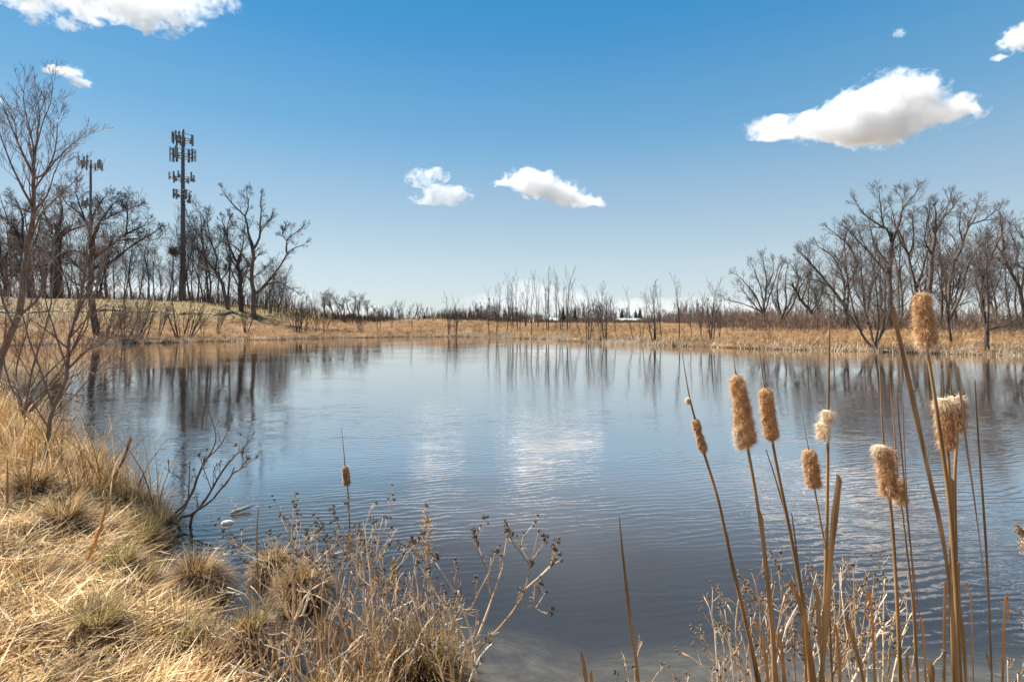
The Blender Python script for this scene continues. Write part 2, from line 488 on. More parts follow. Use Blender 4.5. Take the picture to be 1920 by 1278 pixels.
def make_ground():
    rings = np.concatenate([[0.0], np.geomspace(0.5, 120, 250), np.geomspace(125, 6000, 30)])
    a1 = np.radians(np.linspace(30, 150, 330))
    a2 = np.radians(np.linspace(150, 390, 60)[1:-1])
    ang = np.concatenate([a1, a2])
    na = len(ang)
    rr, aa = np.meshgrid(rings[1:], ang, indexing='ij')
    x, y = rr * np.cos(aa), rr * np.sin(aa)
    z = zg(x.ravel(), y.ravel())
    v = np.concatenate([[[0, 0, zs(0, 0)]], np.stack([x.ravel(), y.ravel(), z], 1)])
    nr = len(rings) - 1
    i = np.arange(nr - 1)[:, None] * na + 1
    j = np.arange(na)[None]
    j2 = (j + 1) % na
    q = np.stack([i + j, i + na + j, i + na + j2, i + j2], -1).reshape(-1, 4)
    jj = np.arange(na)
    t = np.stack([np.zeros(na, dtype=int), 1 + jj, 1 + (jj + 1) % na], 1)
    me = mesh_from('ground', v, q, t, True)
    m, nt, out = new_mat('ground_soil_and_thatch')
    geo = nd(nt, 'ShaderNodeNewGeometry')
    sep = nd(nt, 'ShaderNodeSeparateXYZ')
    nt.links.new(geo.outputs['Position'], sep.inputs[0])
    # straw litter colour, two sizes of noise
    n1 = nd(nt, 'ShaderNodeTexNoise', Scale=0.35, Detail=8.0, Roughness=0.7)
    n2 = nd(nt, 'ShaderNodeTexNoise', Scale=26.0, Detail=6.0, Roughness=0.75)
    mp = nd(nt, 'ShaderNodeMapping')
    mp.inputs['Rotation'].default_value = (0, 0, 0.5)
    mp.inputs['Scale'].default_value = (0.35, 1.5, 1)
    nt.links.new(geo.outputs['Position'], mp.inputs[0])
    nt.links.new(mp.outputs[0], n2.inputs['Vector'])
    nt.links.new(geo.outputs['Position'], n1.inputs['Vector'])
    r1 = ramp(nt, n1.outputs['Fac'], [(0.30, (0.11, 0.06, 0.03)), (0.5, (0.23, 0.135, 0.062)), (0.7, (0.36, 0.23, 0.115))])
    r2 = ramp(nt, n2.outputs['Fac'], [(0.30, (0.28, 0.22, 0.17)), (0.55, (0.85, 0.8, 0.75)), (0.75, (1.35, 1.25, 1.1))])
    mul = nd(nt, 'ShaderNodeMix', data_type='RGBA', blend_type='MULTIPLY')
    mul.inputs['Factor'].default_value = 1.0
    nt.links.new(r1.outputs[0], mul.inputs[6])
    nt.links.new(r2.outputs[0], mul.inputs[7])
    # mown olive turf up on the hill (by height)
    olive = ramp(nt, n1.outputs['Fac'], [(0.35, (0.14, 0.10, 0.042)), (0.65, (0.26, 0.18, 0.08))])
    hz = nd(nt, 'ShaderNodeMapRange', interpolation_type='SMOOTHSTEP')
    hz.inputs['From Min'].default_value = 1.5
    hz.inputs['From Max'].default_value = 2.1
    nt.links.new(sep.outputs['Z'], hz.inputs['Value'])
    mo = nd(nt, 'ShaderNodeMix', data_type='RGBA')
    nt.links.new(hz.outputs[0], mo.inputs['Factor'])
    nt.links.new(mul.outputs[2], mo.inputs[6])
    nt.links.new(olive.outputs[0], mo.inputs[7])
    # mud at the waterline, sand and silt below it
    n3 = nd(nt, 'ShaderNodeTexNoise', Scale=5.0, Detail=10.0, Roughness=0.8)
    nt.links.new(geo.outputs['Position'], n3.inputs['Vector'])
    bed = ramp(nt, n3.outputs['Fac'], [(0.33, (0.06, 0.045, 0.03)), (0.5, (0.19, 0.142, 0.095)), (0.66, (0.36, 0.285, 0.20))])
    mudr = nd(nt, 'ShaderNodeMapRange', interpolation_type='SMOOTHSTEP')
    mudr.inputs['From Min'].default_value = 0.03
    mudr.inputs['From Max'].default_value = 0.16
    nt.links.new(sep.outputs['Z'], mudr.inputs['Value'])
    mm = nd(nt, 'ShaderNodeMix', data_type='RGBA')
    mm.inputs[6].default_value = (0.035, 0.024, 0.016, 1)
    nt.links.new(mudr.outputs[0], mm.inputs['Factor'])
    nt.links.new(mo.outputs[2], mm.inputs[7])
    bedr = nd(nt, 'ShaderNodeMapRange', interpolation_type='SMOOTHSTEP')
    bedr.inputs['From Min'].default_value = -0.04
    bedr.inputs['From Max'].default_value = -0.12
    nt.links.new(sep.outputs['Z'], bedr.inputs['Value'])
    # black mud between the tussocks on the left, paler sand towards the right
    xr = nd(nt, 'ShaderNodeMapRange', interpolation_type='SMOOTHSTEP')
    xr.inputs['From Min'].default_value = -0.75
    xr.inputs['From Max'].default_value = 0.15
    xr.inputs['To Min'].default_value = 0.16
    xr.inputs['To Max'].default_value = 0.75
    nt.links.new(sep.outputs['X'], xr.inputs['Value'])
    bsc = nd(nt, 'ShaderNodeVectorMath', operation='SCALE')
    nt.links.new(bed.outputs[0], bsc.inputs[0])
    nt.links.new(xr.outputs[0], bsc.inputs['Scale'])
    mb = nd(nt, 'ShaderNodeMix', data_type='RGBA')
    nt.links.new(bedr.outputs[0], mb.inputs['Factor'])
    nt.links.new(mm.outputs[2], mb.inputs[6])
    nt.links.new(bsc.outputs[0], mb.inputs[7])
    bs = nd(nt, 'ShaderNodeBsdfPrincipled')
    bs.inputs['Roughness'].default_value = 0.9
    bs.inputs['Specular IOR Level'].default_value = 0.15
    nt.links.new(mb.outputs[2], bs.inputs['Base Color'])
    bp = nd(nt, 'ShaderNodeBump')
    bp.inputs['Strength'].default_value = 0.7
    bp.inputs['Distance'].default_value = 0.03
    nt.links.new(n2.outputs['Fac'], bp.inputs['Height'])
    nt.links.new(bp.outputs[0], bs.inputs['Normal'])
    nt.links.new(bs.outputs[0], out.inputs[0])
    me.materials.append(m)
    o = bpy.data.objects.new('ground', me)
    C.objects.link(o)
    o['kind'] = 'structure'
    o['label'] = 'dry grassy ground round the pond with a low hill on the left'
    return o


make_ground()


# ------------------------------------------------------------------ the water
def make_water():
    m, nt, out = new_mat('pond_water')
    geo = nd(nt, 'ShaderNodeNewGeometry')
    pos = geo.outputs['Position']

    def mapped(sx, sy, rot):
        mp = nd(nt, 'ShaderNodeMapping')
        mp.inputs['Rotation'].default_value = (0, 0, rot)
        mp.inputs['Scale'].default_value = (sx, sy, 1)
        nt.links.new(pos, mp.inputs[0])
        return mp.outputs[0]
    # small wind ripples: crests run across the view, bending with a slow distortion
    w1 = nd(nt, 'ShaderNodeTexWave', wave_type='BANDS', bands_direction='Y', Scale=3.1, Distortion=11.0, Detail=3.0)
    w1.inputs['Detail Scale'].default_value = 1.0
    nt.links.new(mapped(0.45, 1.0, -0.42), w1.inputs['Vector'])
    n1 = nd(nt, 'ShaderNodeTexNoise', Scale=7.0, Detail=3.0, Roughness=0.55)
    nt.links.new(mapped(0.85, 1.6, -0.35), n1.inputs['Vector'])
    n2 = nd(nt, 'ShaderNodeTexNoise', Scale=1.6, Detail=3.0, Roughness=0.5)
    nt.links.new(mapped(0.8, 1.3, 0.2), n2.inputs['Vector'])
    # where the wind touches the water and where it lies calm
    pm = nd(nt, 'ShaderNodeTexNoise', Scale=0.22, Detail=4.0, Roughness=0.6)
    nt.links.new(mapped(0.7, 1.2, 0.35), pm.inputs['Vector'])
    pr = nd(nt, 'ShaderNodeMapRange', interpolation_type='SMOOTHSTEP')
    pr.inputs['From Min'].default_value = 0.38
    pr.inputs['From Max'].default_value = 0.62
    pr.inputs['To Min'].default_value = 0.12
    pr.inputs['To Max'].default_value = 1.0
    nt.links.new(pm.outputs['Fac'], pr.inputs['Value'])

    def math_(op, a, b):
        n = nd(nt, 'ShaderNodeMath', operation=op)
        for i, k in enumerate((a, b)):
            if isinstance(k, (int, float)):
                n.inputs[i].default_value = k
            else:
                nt.links.new(k, n.inputs[i])
        return n.outputs[0]
    h = math_('MULTIPLY', w1.outputs['Fac'], 0.0030)
    h = math_('ADD', h, math_('MULTIPLY', n1.outputs['Fac'], 0.0042))
    h = math_('MULTIPLY', h, pr.outputs[0])
    # the wind reaches the near, open end of the pond; the far end lies in the lee of the trees
    spx = nd(nt, 'ShaderNodeSeparateXYZ')
    nt.links.new(pos, spx.inputs[0])
    lee = nd(nt, 'ShaderNodeMapRange', interpolation_type='SMOOTHSTEP')
    lee.inputs['From Min'].default_value = 5.5
    lee.inputs['From Max'].default_value = 15.0
    lee.inputs['To Min'].default_value = 1.0
    lee.inputs['To Max'].default_value = 0.22
    nt.links.new(spx.outputs['Y'], lee.inputs['Value'])
    h = math_('MULTIPLY', h, lee.outputs[0])
    h = math_('ADD', h, math_('MULTIPLY', n2.outputs['Fac'], 0.0026))
    bp = nd(nt, 'ShaderNodeBump')
    bp.inputs['Strength'].default_value = 1.0
    bp.inputs['Distance'].default_value = 1.0
    nt.links.new(h, bp.inputs['Height'])
    fr = nd(nt, 'ShaderNodeFresnel', IOR=1.36)
    nt.links.new(bp.outputs[0], fr.inputs['Normal'])
    frr = ramp(nt, fr.outputs[0], [(0.03, (0.07,) * 3), (0.10, (0.14,) * 3), (0.16, (0.40,) * 3), (0.225, (0.88,) * 3), (0.5, (0.96,) * 3), (1.0, (1.0,) * 3)])
    frs = frr.outputs[0]
    gl = nd(nt, 'ShaderNodeBsdfGlossy')
    gl.inputs['Roughness'].default_value = 0.05
    gl.inputs['Color'].default_value = (1.0, 0.92, 0.86, 1)
    nt.links.new(bp.outputs[0], gl.inputs['Normal'])
    tr = nd(nt, 'ShaderNodeBsdfTransparent')
    tr.inputs['Color'].default_value = (0.93, 0.96, 0.95, 1)
    sky_sheen = nd(nt, 'ShaderNodeBsdfDiffuse')
    sky_sheen.inputs['Color'].default_value = (0.19, 0.168, 0.165, 1)
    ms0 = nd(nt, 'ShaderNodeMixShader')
    # bright-sky sheen painted as murky grey: faint by the bank, strongest out right
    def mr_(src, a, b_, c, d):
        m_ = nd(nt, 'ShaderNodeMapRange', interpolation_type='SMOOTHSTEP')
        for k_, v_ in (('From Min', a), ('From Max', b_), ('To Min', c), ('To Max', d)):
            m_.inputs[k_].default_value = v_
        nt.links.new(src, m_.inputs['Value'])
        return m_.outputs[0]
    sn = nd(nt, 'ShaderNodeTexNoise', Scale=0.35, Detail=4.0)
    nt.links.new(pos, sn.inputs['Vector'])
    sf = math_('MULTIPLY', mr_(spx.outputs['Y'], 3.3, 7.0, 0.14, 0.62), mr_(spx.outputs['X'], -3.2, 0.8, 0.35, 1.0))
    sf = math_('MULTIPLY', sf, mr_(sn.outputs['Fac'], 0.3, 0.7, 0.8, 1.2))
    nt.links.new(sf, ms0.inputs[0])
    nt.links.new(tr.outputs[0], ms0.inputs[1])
    nt.links.new(sky_sheen.outputs[0], ms0.inputs[2])
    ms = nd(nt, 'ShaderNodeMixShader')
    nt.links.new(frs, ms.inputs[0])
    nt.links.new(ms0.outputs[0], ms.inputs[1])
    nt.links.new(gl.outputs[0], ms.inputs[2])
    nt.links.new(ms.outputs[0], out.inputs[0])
    va = nd(nt, 'ShaderNodeVolumeAbsorption')
    va.inputs['Color'].default_value = (0.50, 0.56, 0.55, 1)
    va.inputs['Density'].default_value = 1.3
    nt.links.new(va.outputs[0], out.inputs['Volume'])
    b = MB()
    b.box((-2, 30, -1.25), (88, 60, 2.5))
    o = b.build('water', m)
    o['kind'] = 'structure'
    o['label'] = 'rippled pond water reflecting the sky and bare trees'
    return o


make_water()


# ------------------------------------------------------------------ trees
def nrm(v):
    l = math.sqrt(v[0] * v[0] + v[1] * v[1] + v[2] * v[2]) + 1e-9
    return (v[0] / l, v[1] / l, v[2] / l)


def tilt_dir(rng, d, ang):
    """d turned by ang towards a random side"""
    while True:
        r = (rng.uniform(-1, 1), rng.uniform(-1, 1), rng.uniform(-1, 1))
        k = r[0] * d[0] + r[1] * d[1] + r[2] * d[2]
        s = (r[0] - k * d[0], r[1] - k * d[1], r[2] - k * d[2])
        l = math.sqrt(s[0] ** 2 + s[1] ** 2 + s[2] ** 2)
        if l > 0.2:
            break
    c, sn = math.cos(ang), math.sin(ang) / l
    return (d[0] * c + s[0] * sn, d[1] * c + s[1] * sn, d[2] * c + s[2] * sn)


def interp(pts, rad, t):
    n = len(pts) - 1
    f = min(t * n, n - 1e-6)
    i = int(f)
    u = f - i
    a, b = pts[i], pts[i + 1]
    p = (a[0] + (b[0] - a[0]) * u, a[1] + (b[1] - a[1]) * u, a[2] + (b[2] - a[2]) * u)
    d = nrm((b[0] - a[0], b[1] - a[1], b[2] - a[2]))
    return p, d, rad[i] + (rad[i + 1] - rad[i]) * u


class Cfg:
    def __init__(s, kids=(8, 6, 4), ratio=(0.55, 0.5, 0.45), ang=(42, 40, 38), wander=0.16, up=0.06, start=0.3, rmin=0.015, segs=(8, 4, 2, 1), taper=0.62, kidr=0.62):
        s.kids, s.ratio, s.ang, s.wander, s.up, s.start, s.rmin, s.segs, s.taper, s.kidr = kids, ratio, ang, wander, up, start, rmin, segs, taper, kidr


def grow(out, rng, p, d, L, r, lvl, c):
    n = c.segs[min(lvl, len(c.segs) - 1)]
    st = L / n
    pts, rad = [p], [r]
    w = c.wander
    for i in range(n):
        d = nrm((d[0] + rng.uniform(-w, w), d[1] + rng.uniform(-w, w), d[2] + rng.uniform(-w, w) + c.up))
        p = (p[0] + d[0] * st, p[1] + d[1] * st, p[2] + d[2] * st)
        pts.append(p)
        rad.append(max(c.rmin * (0.55 if i == n - 1 else 1), r * (1 - c.taper * (i + 1) / n)))
    out.append((lvl, pts, rad))
    sprout(out, rng, pts, rad, L, lvl, c)


def sprout(out, rng, pts, rad, L, lvl, c, start=None, kids=None, Lref=None):
    if lvl >= len(c.kids):
        return
    k = c.kids[lvl] if kids is None else kids
    s0 = c.start if start is None else start
    for i in range(k):
        t = s0 + (1 - s0) * (i + rng.random()) / k
        t = min(t, 0.995)
        q, dd, rr = interp(pts, rad, t)
        nd_ = tilt_dir(rng, dd, math.radians(c.ang[lvl] * rng.uniform(0.6, 1.35)))
        l2 = (Lref or L) * c.ratio[lvl] * (1.15 - 0.55 * t) * rng.uniform(0.6, 1.25)
        grow(out, rng, q, nd_, l2, max(c.rmin, min(rr * 0.8, rr * c.kidr)), lvl + 1, c)


def tree_obj(name, label, cat, polys, origin, group=None, bark=BARK, twig=TWIG, split=1, sides=6, extra_trunk=0.0):
    """trunk (lowest levels) and crown (the rest) as the two parts of a tree"""
    root = thing(name, label, cat, origin, group)
    tr = MB()
    cr = MB()
    a = [(p, r) for l, p, r in polys if l <= split]
    b3 = [(p, r) for l, p, r in polys if l == split + 1]
    b4 = [(p, r) for l, p, r in polys if l > split + 1]
    tr.tubes(a, sides)
    tr.build('trunk', bark, root, True, origin)
    if b3 or b4:
        if b3:
            cr.tubes(b3, 4 if split < 1 else 3)
        if b4:
            cr.tubes(b4, 3)
        cr.build('crown', twig, root, False, origin)
    return root


def limbs_to_polys(rng, limbs, Y, depth_spread=0.5, base_z=None, resample=None):
    """limbs drawn by hand as [(px, py), ...], width at the foot and at the tip in photo pixels"""
    out = []
    known = []
    for k, (pts, w0, w1) in enumerate(limbs):
        p = np.array(pts, dtype=np.float64)
        ext = float(np.linalg.norm(p[-1] - p[0])) / F * Y
        if known and k:
            kp = np.array(known)
            dd = np.hypot(kp[:, 0] - p[0, 0], kp[:, 1] - p[0, 1])
            i = int(dd.argmin())
            y0 = kp[i, 2] if dd[i] < 26 else Y + rng.uniform(-0.3, 0.3)
            if dd[i] < 26:
                p[0] = kp[i, :2]
        else:
            y0 = Y
        y1 = y0 + rng.uniform(-depth_spread, depth_spread) * ext * (0.25 if k == 0 else 1.0)
        # resample to an even polyline with a smooth curve
        seg = np.hypot(*(p[1:] - p[:-1]).T)
        cum = np.concatenate([[0], np.cumsum(seg)])
        n = 9
        u = np.linspace(0, cum[-1], n)
        # Catmull-Rom through the given points
        px_, py_ = [], []
        m = len(p)
        for uu in u:
            i = min(max(int(np.searchsorted(cum, uu) - 1), 0), m - 2)
            t = (uu - cum[i]) / max(seg[i], 1e-6)
            p0, p1, p2, p3 = p[max(i - 1, 0)], p[i], p[i + 1], p[min(i + 2, m - 1)]
            q = 0.5 * ((2 * p1) + (-p0 + p2) * t + (2 * p0 - 5 * p1 + 4 * p2 - p3) * t * t + (-p0 + 3 * p1 - 3 * p2 + p3) * t ** 3)
            px_.append(q[0])
            py_.append(q[1])
        yy = y0 + (y1 - y0) * np.linspace(0, 1, n)
        jit = [0] + [rng.uniform(-1, 1) * (w0 + w1) * 0.18 for _ in range(n - 1)]
        pts3 = [P(px_[i] + jit[i], py_[i], yy[i]) for i in range(n)]
        rad = [(w0 + (w1 - w0) * (i / (n - 1)) ** 0.8) / 2 / F * yy[i] for i in range(n)]
        out.append((pts3, rad))
        for i in range(n):
            known.append((px_[i], py_[i], yy[i]))
        for i in range(n - 1):
            known.append(((px_[i] + px_[i + 1]) / 2, (py_[i] + py_[i + 1]) / 2, (yy[i] + yy[i + 1]) / 2))
    return out


def drawn_tree(name, label, cat, limbs, Y, cfg, seed, group=None, bark=BARK, twig=TWIG, Lref=3.0, kids=(7, 9), trunk_limbs=1, spread=0.5, start=(0.35, 0.15), sink=0.3, sides=7):
    rng = random.Random(seed)
    base = limbs_to_polys(rng, limbs, Y, spread)
    polys = []
    for i, (pts, rad) in enumerate(base):
        if i < trunk_limbs:
            x0, y0, z0 = pts[0]
            g = zs(x0, y0)
            if z0 > g - sink:
                # carry the foot down into the ground
                pts = [(x0, y0, g - sink)] + pts[1:]
        polys.append((0 if i < trunk_limbs else 1, pts, rad))
        sprout(polys, rng, pts, rad, 1, 0 if len(cfg.kids) < 3 or i < trunk_limbs else 0, cfg, start=start[0] if i < trunk_limbs else start[1],
               kids=kids[0] if i < trunk_limbs else kids[1], Lref=Lref * (0.7 + 0.6 * (rad[0] / max(base[0][1][0], 1e-6))))
        tp, tq = pts[-1], pts[-2]
        td = nrm((tp[0] - tq[0], tp[1] - tq[1], tp[2] - tq[2]))
        for _ in range(2 if rad[-1] < 0.6 * rad[0] else 3):
            grow(polys, rng, tp, tilt_dir(rng, td, math.radians(rng.uniform(4, 26))), Lref * rng.uniform(0.35, 0.6), rad[-1] * 0.8, 1, cfg)
    og = (polys[0][1][0][0], polys[0][1][0][1], zs(polys[0][1][0][0], polys[0][1][0][1]))
    # hand-drawn limbs go in the trunk mesh; everything sprouted in the crown
    drawn_ids = set(id(b) for b in [])
    tr = [(0, p, r) for l, p, r in polys if l == 0 or (l == 1 and len(p) == 9 and any(p is q for q, _r in base))]
    oth = [(2, p, r) for l, p, r in polys if not (l == 0 or (l == 1 and len(p) == 9))]
    return tree_obj(name, label, cat, tr + oth, og, group, bark, twig, 0, sides)


Z7 = lambda x, y: (300 + x / 4.406, 350 + y / 4.406)
Z8 = lambda x, y: (x / 2.557, 150 + y / 2.557)
Z4 = lambda x, y: (1350 + x / 3.277, 330 + y / 3.277)
Z3 = lambda x, y: (1000 + x / 3.84, 450 + y / 3.84)
Z2 = lambda x, y: (500 + x / 3.2, 450 + y / 3.2)
Z5 = lambda x, y: (x / 1.884, 600 + y / 1.884)
Z6 = lambda x, y: (400 + x / 2.566, 780 + y / 2.566)
ZW = lambda x, y: (300 + x / 4.8, 750 + y / 4.8)


def L(Z, pts, w0, w1):
    return ([Z(*p) for p in pts], w0, w1)


FARC = Cfg(kids=(8, 8, 7), ratio=(0.8, 0.58, 0.75), ang=(42, 38, 32), wander=0.2, up=0.07, rmin=0.0085, segs=(8, 4, 3, 1), kidr=0.5, taper=0.8)
G_HILL = 'bare trees on the low hill to the left of the pond'
# the big forked tree beside the tall mast
drawn_tree('bare_tree', 'large forked bare tree on the hill edge with one long limb reaching right', 'tree', [
    L(Z7, [(785, 1060), (772, 900), (766, 700), (770, 520)], 9, 6),
    L(Z7, [(770, 520), (730, 370), (700, 240), (600, 150), (520, 30)], 5.5, 1.6),
    L(Z7, [(700, 240), (730, 160), (715, 40)], 3, 1),
    L(Z7, [(772, 520), (825, 400), (830, 240), (835, 80)], 5, 1.4),
    L(Z7, [(830, 400), (880, 300), (925, 260)], 2.2, 1),
    L(Z7, [(790, 900), (850, 830), (940, 720), (1010, 620), (1060, 530), (1180, 480)], 6, 1.4),
    L(Z7, [(1050, 540), (1050, 440), (1110, 390), (1170, 340)], 3.4, 1.2),
    L(Z7, [(1040, 450), (1010, 400), (1020, 360)], 2, 1),
    L(Z7, [(820, 850), (900, 800), (985, 790), (1060, 830), (1120, 860)], 4, 1.2),
    L(Z7, [(765, 680), (680, 560), (600, 480), (500, 440), (430, 410)], 4.5, 1.3),
    L(Z7, [(760, 480), (700, 380), (640, 340)], 2.6, 1),
    L(Z7, [(780, 760), (840, 690), (900, 640)], 2.6, 1),
], 66, FARC, 31, G_HILL, Lref=1.9, kids=(5, 8), start=(0.5, 0.2))
drawn_tree('bare_tree', 'bare tree right of the tall mast whose trunk leans far to the left', 'tree', [
    L(Z7, [(565, 990), (520, 830), (470, 720), (400, 620), (340, 550)], 8, 4),
    L(Z7, [(340, 550), (270, 490), (210, 440)], 3.5, 1.4),
    L(Z7, [(465, 700), (465, 580), (420, 450), (360, 350), (290, 290)], 4, 1.4),
    L(Z7, [(380, 560), (350, 450), (270, 330), (215, 200)], 3.4, 1.2),
    L(Z7, [(430, 480), (400, 360), (395, 230)], 2.6, 1.1),
    L(Z7, [(500, 780), (560, 700), (580, 630)], 3, 1.1),
    L(Z7, [(460, 740), (370, 670), (290, 640)], 3, 1.1),
    L(Z7, [(455, 520), (490, 460), (500, 380)], 2.4, 1),
], 70, FARC, 32, G_HILL, Lref=2.2, kids=(6, 9), start=(0.4, 0.2))
drawn_tree('bare_tree', 'dark bare tree between the left-leaning tree and the big forked tree', 'tree', [
    L(Z7, [(672, 1010), (662, 850), (650, 700), (645, 620)], 9, 6),
    L(Z7, [(650, 640), (590, 540), (550, 400), (510, 260)], 4.5, 1.2),
    L(Z7, [(650, 620), (680, 500), (690, 400)], 4, 1.3),
    L(Z7, [(650, 700), (600, 620), (560, 560), (540, 460)], 3.6, 1.2),
    L(Z7, [(665, 850), (610, 740), (580, 640)], 3.4, 1.2),
    L(Z7, [(660, 800), (720, 680), (800, 580)], 3.4, 1.2),
    L(Z7, [(560, 420), (560, 320), (575, 250)], 2.4, 1),
], 71, FARC, 33, G_HILL, bark=BARK_D, Lref=2.0, kids=(6, 9), start=(0.4, 0.2))

OAK = Cfg(kids=(9, 8, 8), ratio=(0.8, 0.58, 0.72), ang=(50, 44, 38), wander=0.27, up=0.05, rmin=0.008, taper=0.8, segs=(8, 5, 3, 1), kidr=0.55)
drawn_tree('bare_oak', 'broad bare oak at the left waterside with crooked boughs spreading right', 'tree', [
    L(Z8, [(470, 1240), (440, 1120), (430, 1000), (438, 860)], 13, 9),
    L(Z8, [(438, 860), (430, 720), (380, 640), (330, 600), (300, 560)], 7, 1.6),
    L(Z8, [(440, 860), (520, 800), (600, 740), (690, 700)], 8, 2),
    L(Z8, [(450, 900), (520, 880), (640, 790), (740, 730)], 7, 2),
    L(Z8, [(445, 800), (470, 700), (520, 620), (560, 580)], 7, 1.6),
    L(Z8, [(600, 740), (610, 660), (610, 580)], 4, 1.4),
    L(Z8, [(435, 740), (450, 640), (500, 560)], 5, 1.3),
    L(Z8, [(425, 700), (380, 600), (360, 520)], 4, 1.3),
    L(Z8, [(432, 960), (360, 880), (300, 820), (230, 800)], 6, 1.6),
    L(Z8, [(560, 770), (650, 760), (700, 770), (760, 760)], 3, 1.2),
    L(Z8, [(520, 700), (560, 640), (640, 610)], 3.4, 1.2),
], 45, OAK, 34, G_HILL, bark=BARK_D, Lref=2.1, kids=(6, 10), start=(0.5, 0.15))
drawn_tree('bare_oak', 'thick trunked dark bare oak on the hill left of the shorter mast', 'tree', [
    L(Z8, [(262, 1065), (262, 960), (265, 860), (268, 740)], 19, 12),
    L(Z8, [(268, 760), (230, 680), (160, 640), (60, 600)], 8, 2),
    L(Z8, [(268, 740), (300, 640), (290, 560)], 7, 2),
    L(Z8, [(268, 780), (340, 720), (400, 700)], 7, 2),
    L(Z8, [(262, 860), (180, 800), (90, 780)], 7, 2),
    L(Z8, [(265, 860), (340, 820), (400, 830)], 6, 2),
    L(Z8, [(262, 900), (200, 880), (140, 900)], 5, 1.5),
    L(Z8, [(230, 690), (210, 620), (200, 570)], 4, 1.4),
], 74, OAK, 35, G_HILL, bark=BARK_D, Lref=2.6, kids=(8, 10), start=(0.4, 0.15))
drawn_tree('bare_oak', 'bare oak at the far left edge on the hill with gnarled boughs', 'tree', [
    L(Z8, [(140, 1070), (135, 950), (120, 850), (100, 760)], 14, 9),
    L(Z8, [(100, 760), (60, 690), (0, 650), (-60, 600)], 7, 2),
    L(Z8, [(105, 780), (110, 680), (90, 600), (60, 550)], 6, 1.6),
    L(Z8, [(118, 850), (60, 790), (-40, 780)], 6, 1.8),
    L(Z8, [(120, 850), (180, 740), (200, 640)], 6, 1.6),
    L(Z8, [(130, 920), (60, 880), (0, 880)], 5, 1.5),
], 72, OAK, 36, G_HILL, bark=BARK_D, Lref=2.6, kids=(7, 10), start=(0.4, 0.15))
drawn_tree('bare_oak', 'low spreading bare oak behind the left saplings with boughs out of frame', 'tree', [
    L(Z8, [(30, 1080), (25, 960), (10, 880)], 12, 8),
    L(Z8, [(12, 890), (-40, 800), (-100, 760)], 6, 2),
    L(Z8, [(12, 890), (50, 800), (70, 720)], 5, 1.6),
    L(Z8, [(20, 950), (90, 900), (150, 880)], 5, 1.6),
    L(Z8, [(10, 900), (0, 800), (-20, 700)], 5, 1.6),
], 76, OAK, 37, G_HILL, bark=BARK_D, Lref=2.8, kids=(7, 10), start=(0.4, 0.15))

# slim trees: prototypes, then individuals
SLIM = Cfg(kids=(20, 7, 5), ratio=(0.38, 0.5, 0.5), ang=(34, 36, 36), wander=0.11, up=0.07, start=0.22, rmin=0.010, segs=(9, 4, 2, 1), taper=0.8, kidr=0.42)


def slim_proto(seed, height, r, cfg, stems=1, spread=0.12, hidden=True):
    rng = random.Random(seed)
    polys = []
    for s in range(stems):
        a = rng.uniform(0, 6.283)
        k = spread * rng.uniform(0.5, 1.3)
        d = nrm((math.cos(a) * k, math.sin(a) * k, 1))
        off = 0.0 if stems == 1 else rng.uniform(0.04, 0.2)
        grow(polys, rng, (math.cos(a) * off, math.sin(a) * off, -0.25), d, height * (1 if s == 0 else rng.uniform(0.6, 1.0)), r * (1 if s == 0 else rng.uniform(0.5, 0.95)), 0, cfg)
    return polys


def proto_meshes(polys, sides=6):
    tr = MB()
    tr.tubes([(p, r) for l, p, r in polys if l == 0], sides)
    cr = MB()
    cr.tubes([(p, r) for l, p, r in polys if l == 1], 4)
    x = [(p, r) for l, p, r in polys if l > 1]
    if x:
        cr.tubes(x, 3)
    out = []
    for n, b in (('trunk', tr), ('crown', cr)):
        out.append((n, mesh_from(n, np.concatenate(b.v), np.concatenate(b.q), np.concatenate(b.t) if b.t else None, n == 'trunk')))
    return out


def place_proto(meshes, name, label, cat, px, Y, top_px, ref_h, seed, group, bark, twig, lean=0.0, wide=1.0):
    """one individual: its own Empty and its own two parts, mesh data shared with its alikes"""
    rng = random.Random(seed)
    x, y, z = on_ground(px, Y)
    h = H + (HZ - top_px) / F * Y - z
    s = h / ref_h
    root = thing(name, label, cat, (x, y, z), group)
    root.scale = (s * wide, s * wide, s)
    root.rotation_euler = (rng.uniform(-0.02, 0.02), lean + rng.uniform(-0.02, 0.02), rng.uniform(0, 6.28) if lean == 0 else 0)
    for n, me in meshes:
        if not me.materials:
            me.materials.append(bark if n == 'trunk' else twig)
        o = bpy.data.objects.new(n, me)
        C.objects.link(o)
        o.parent = root
    return root


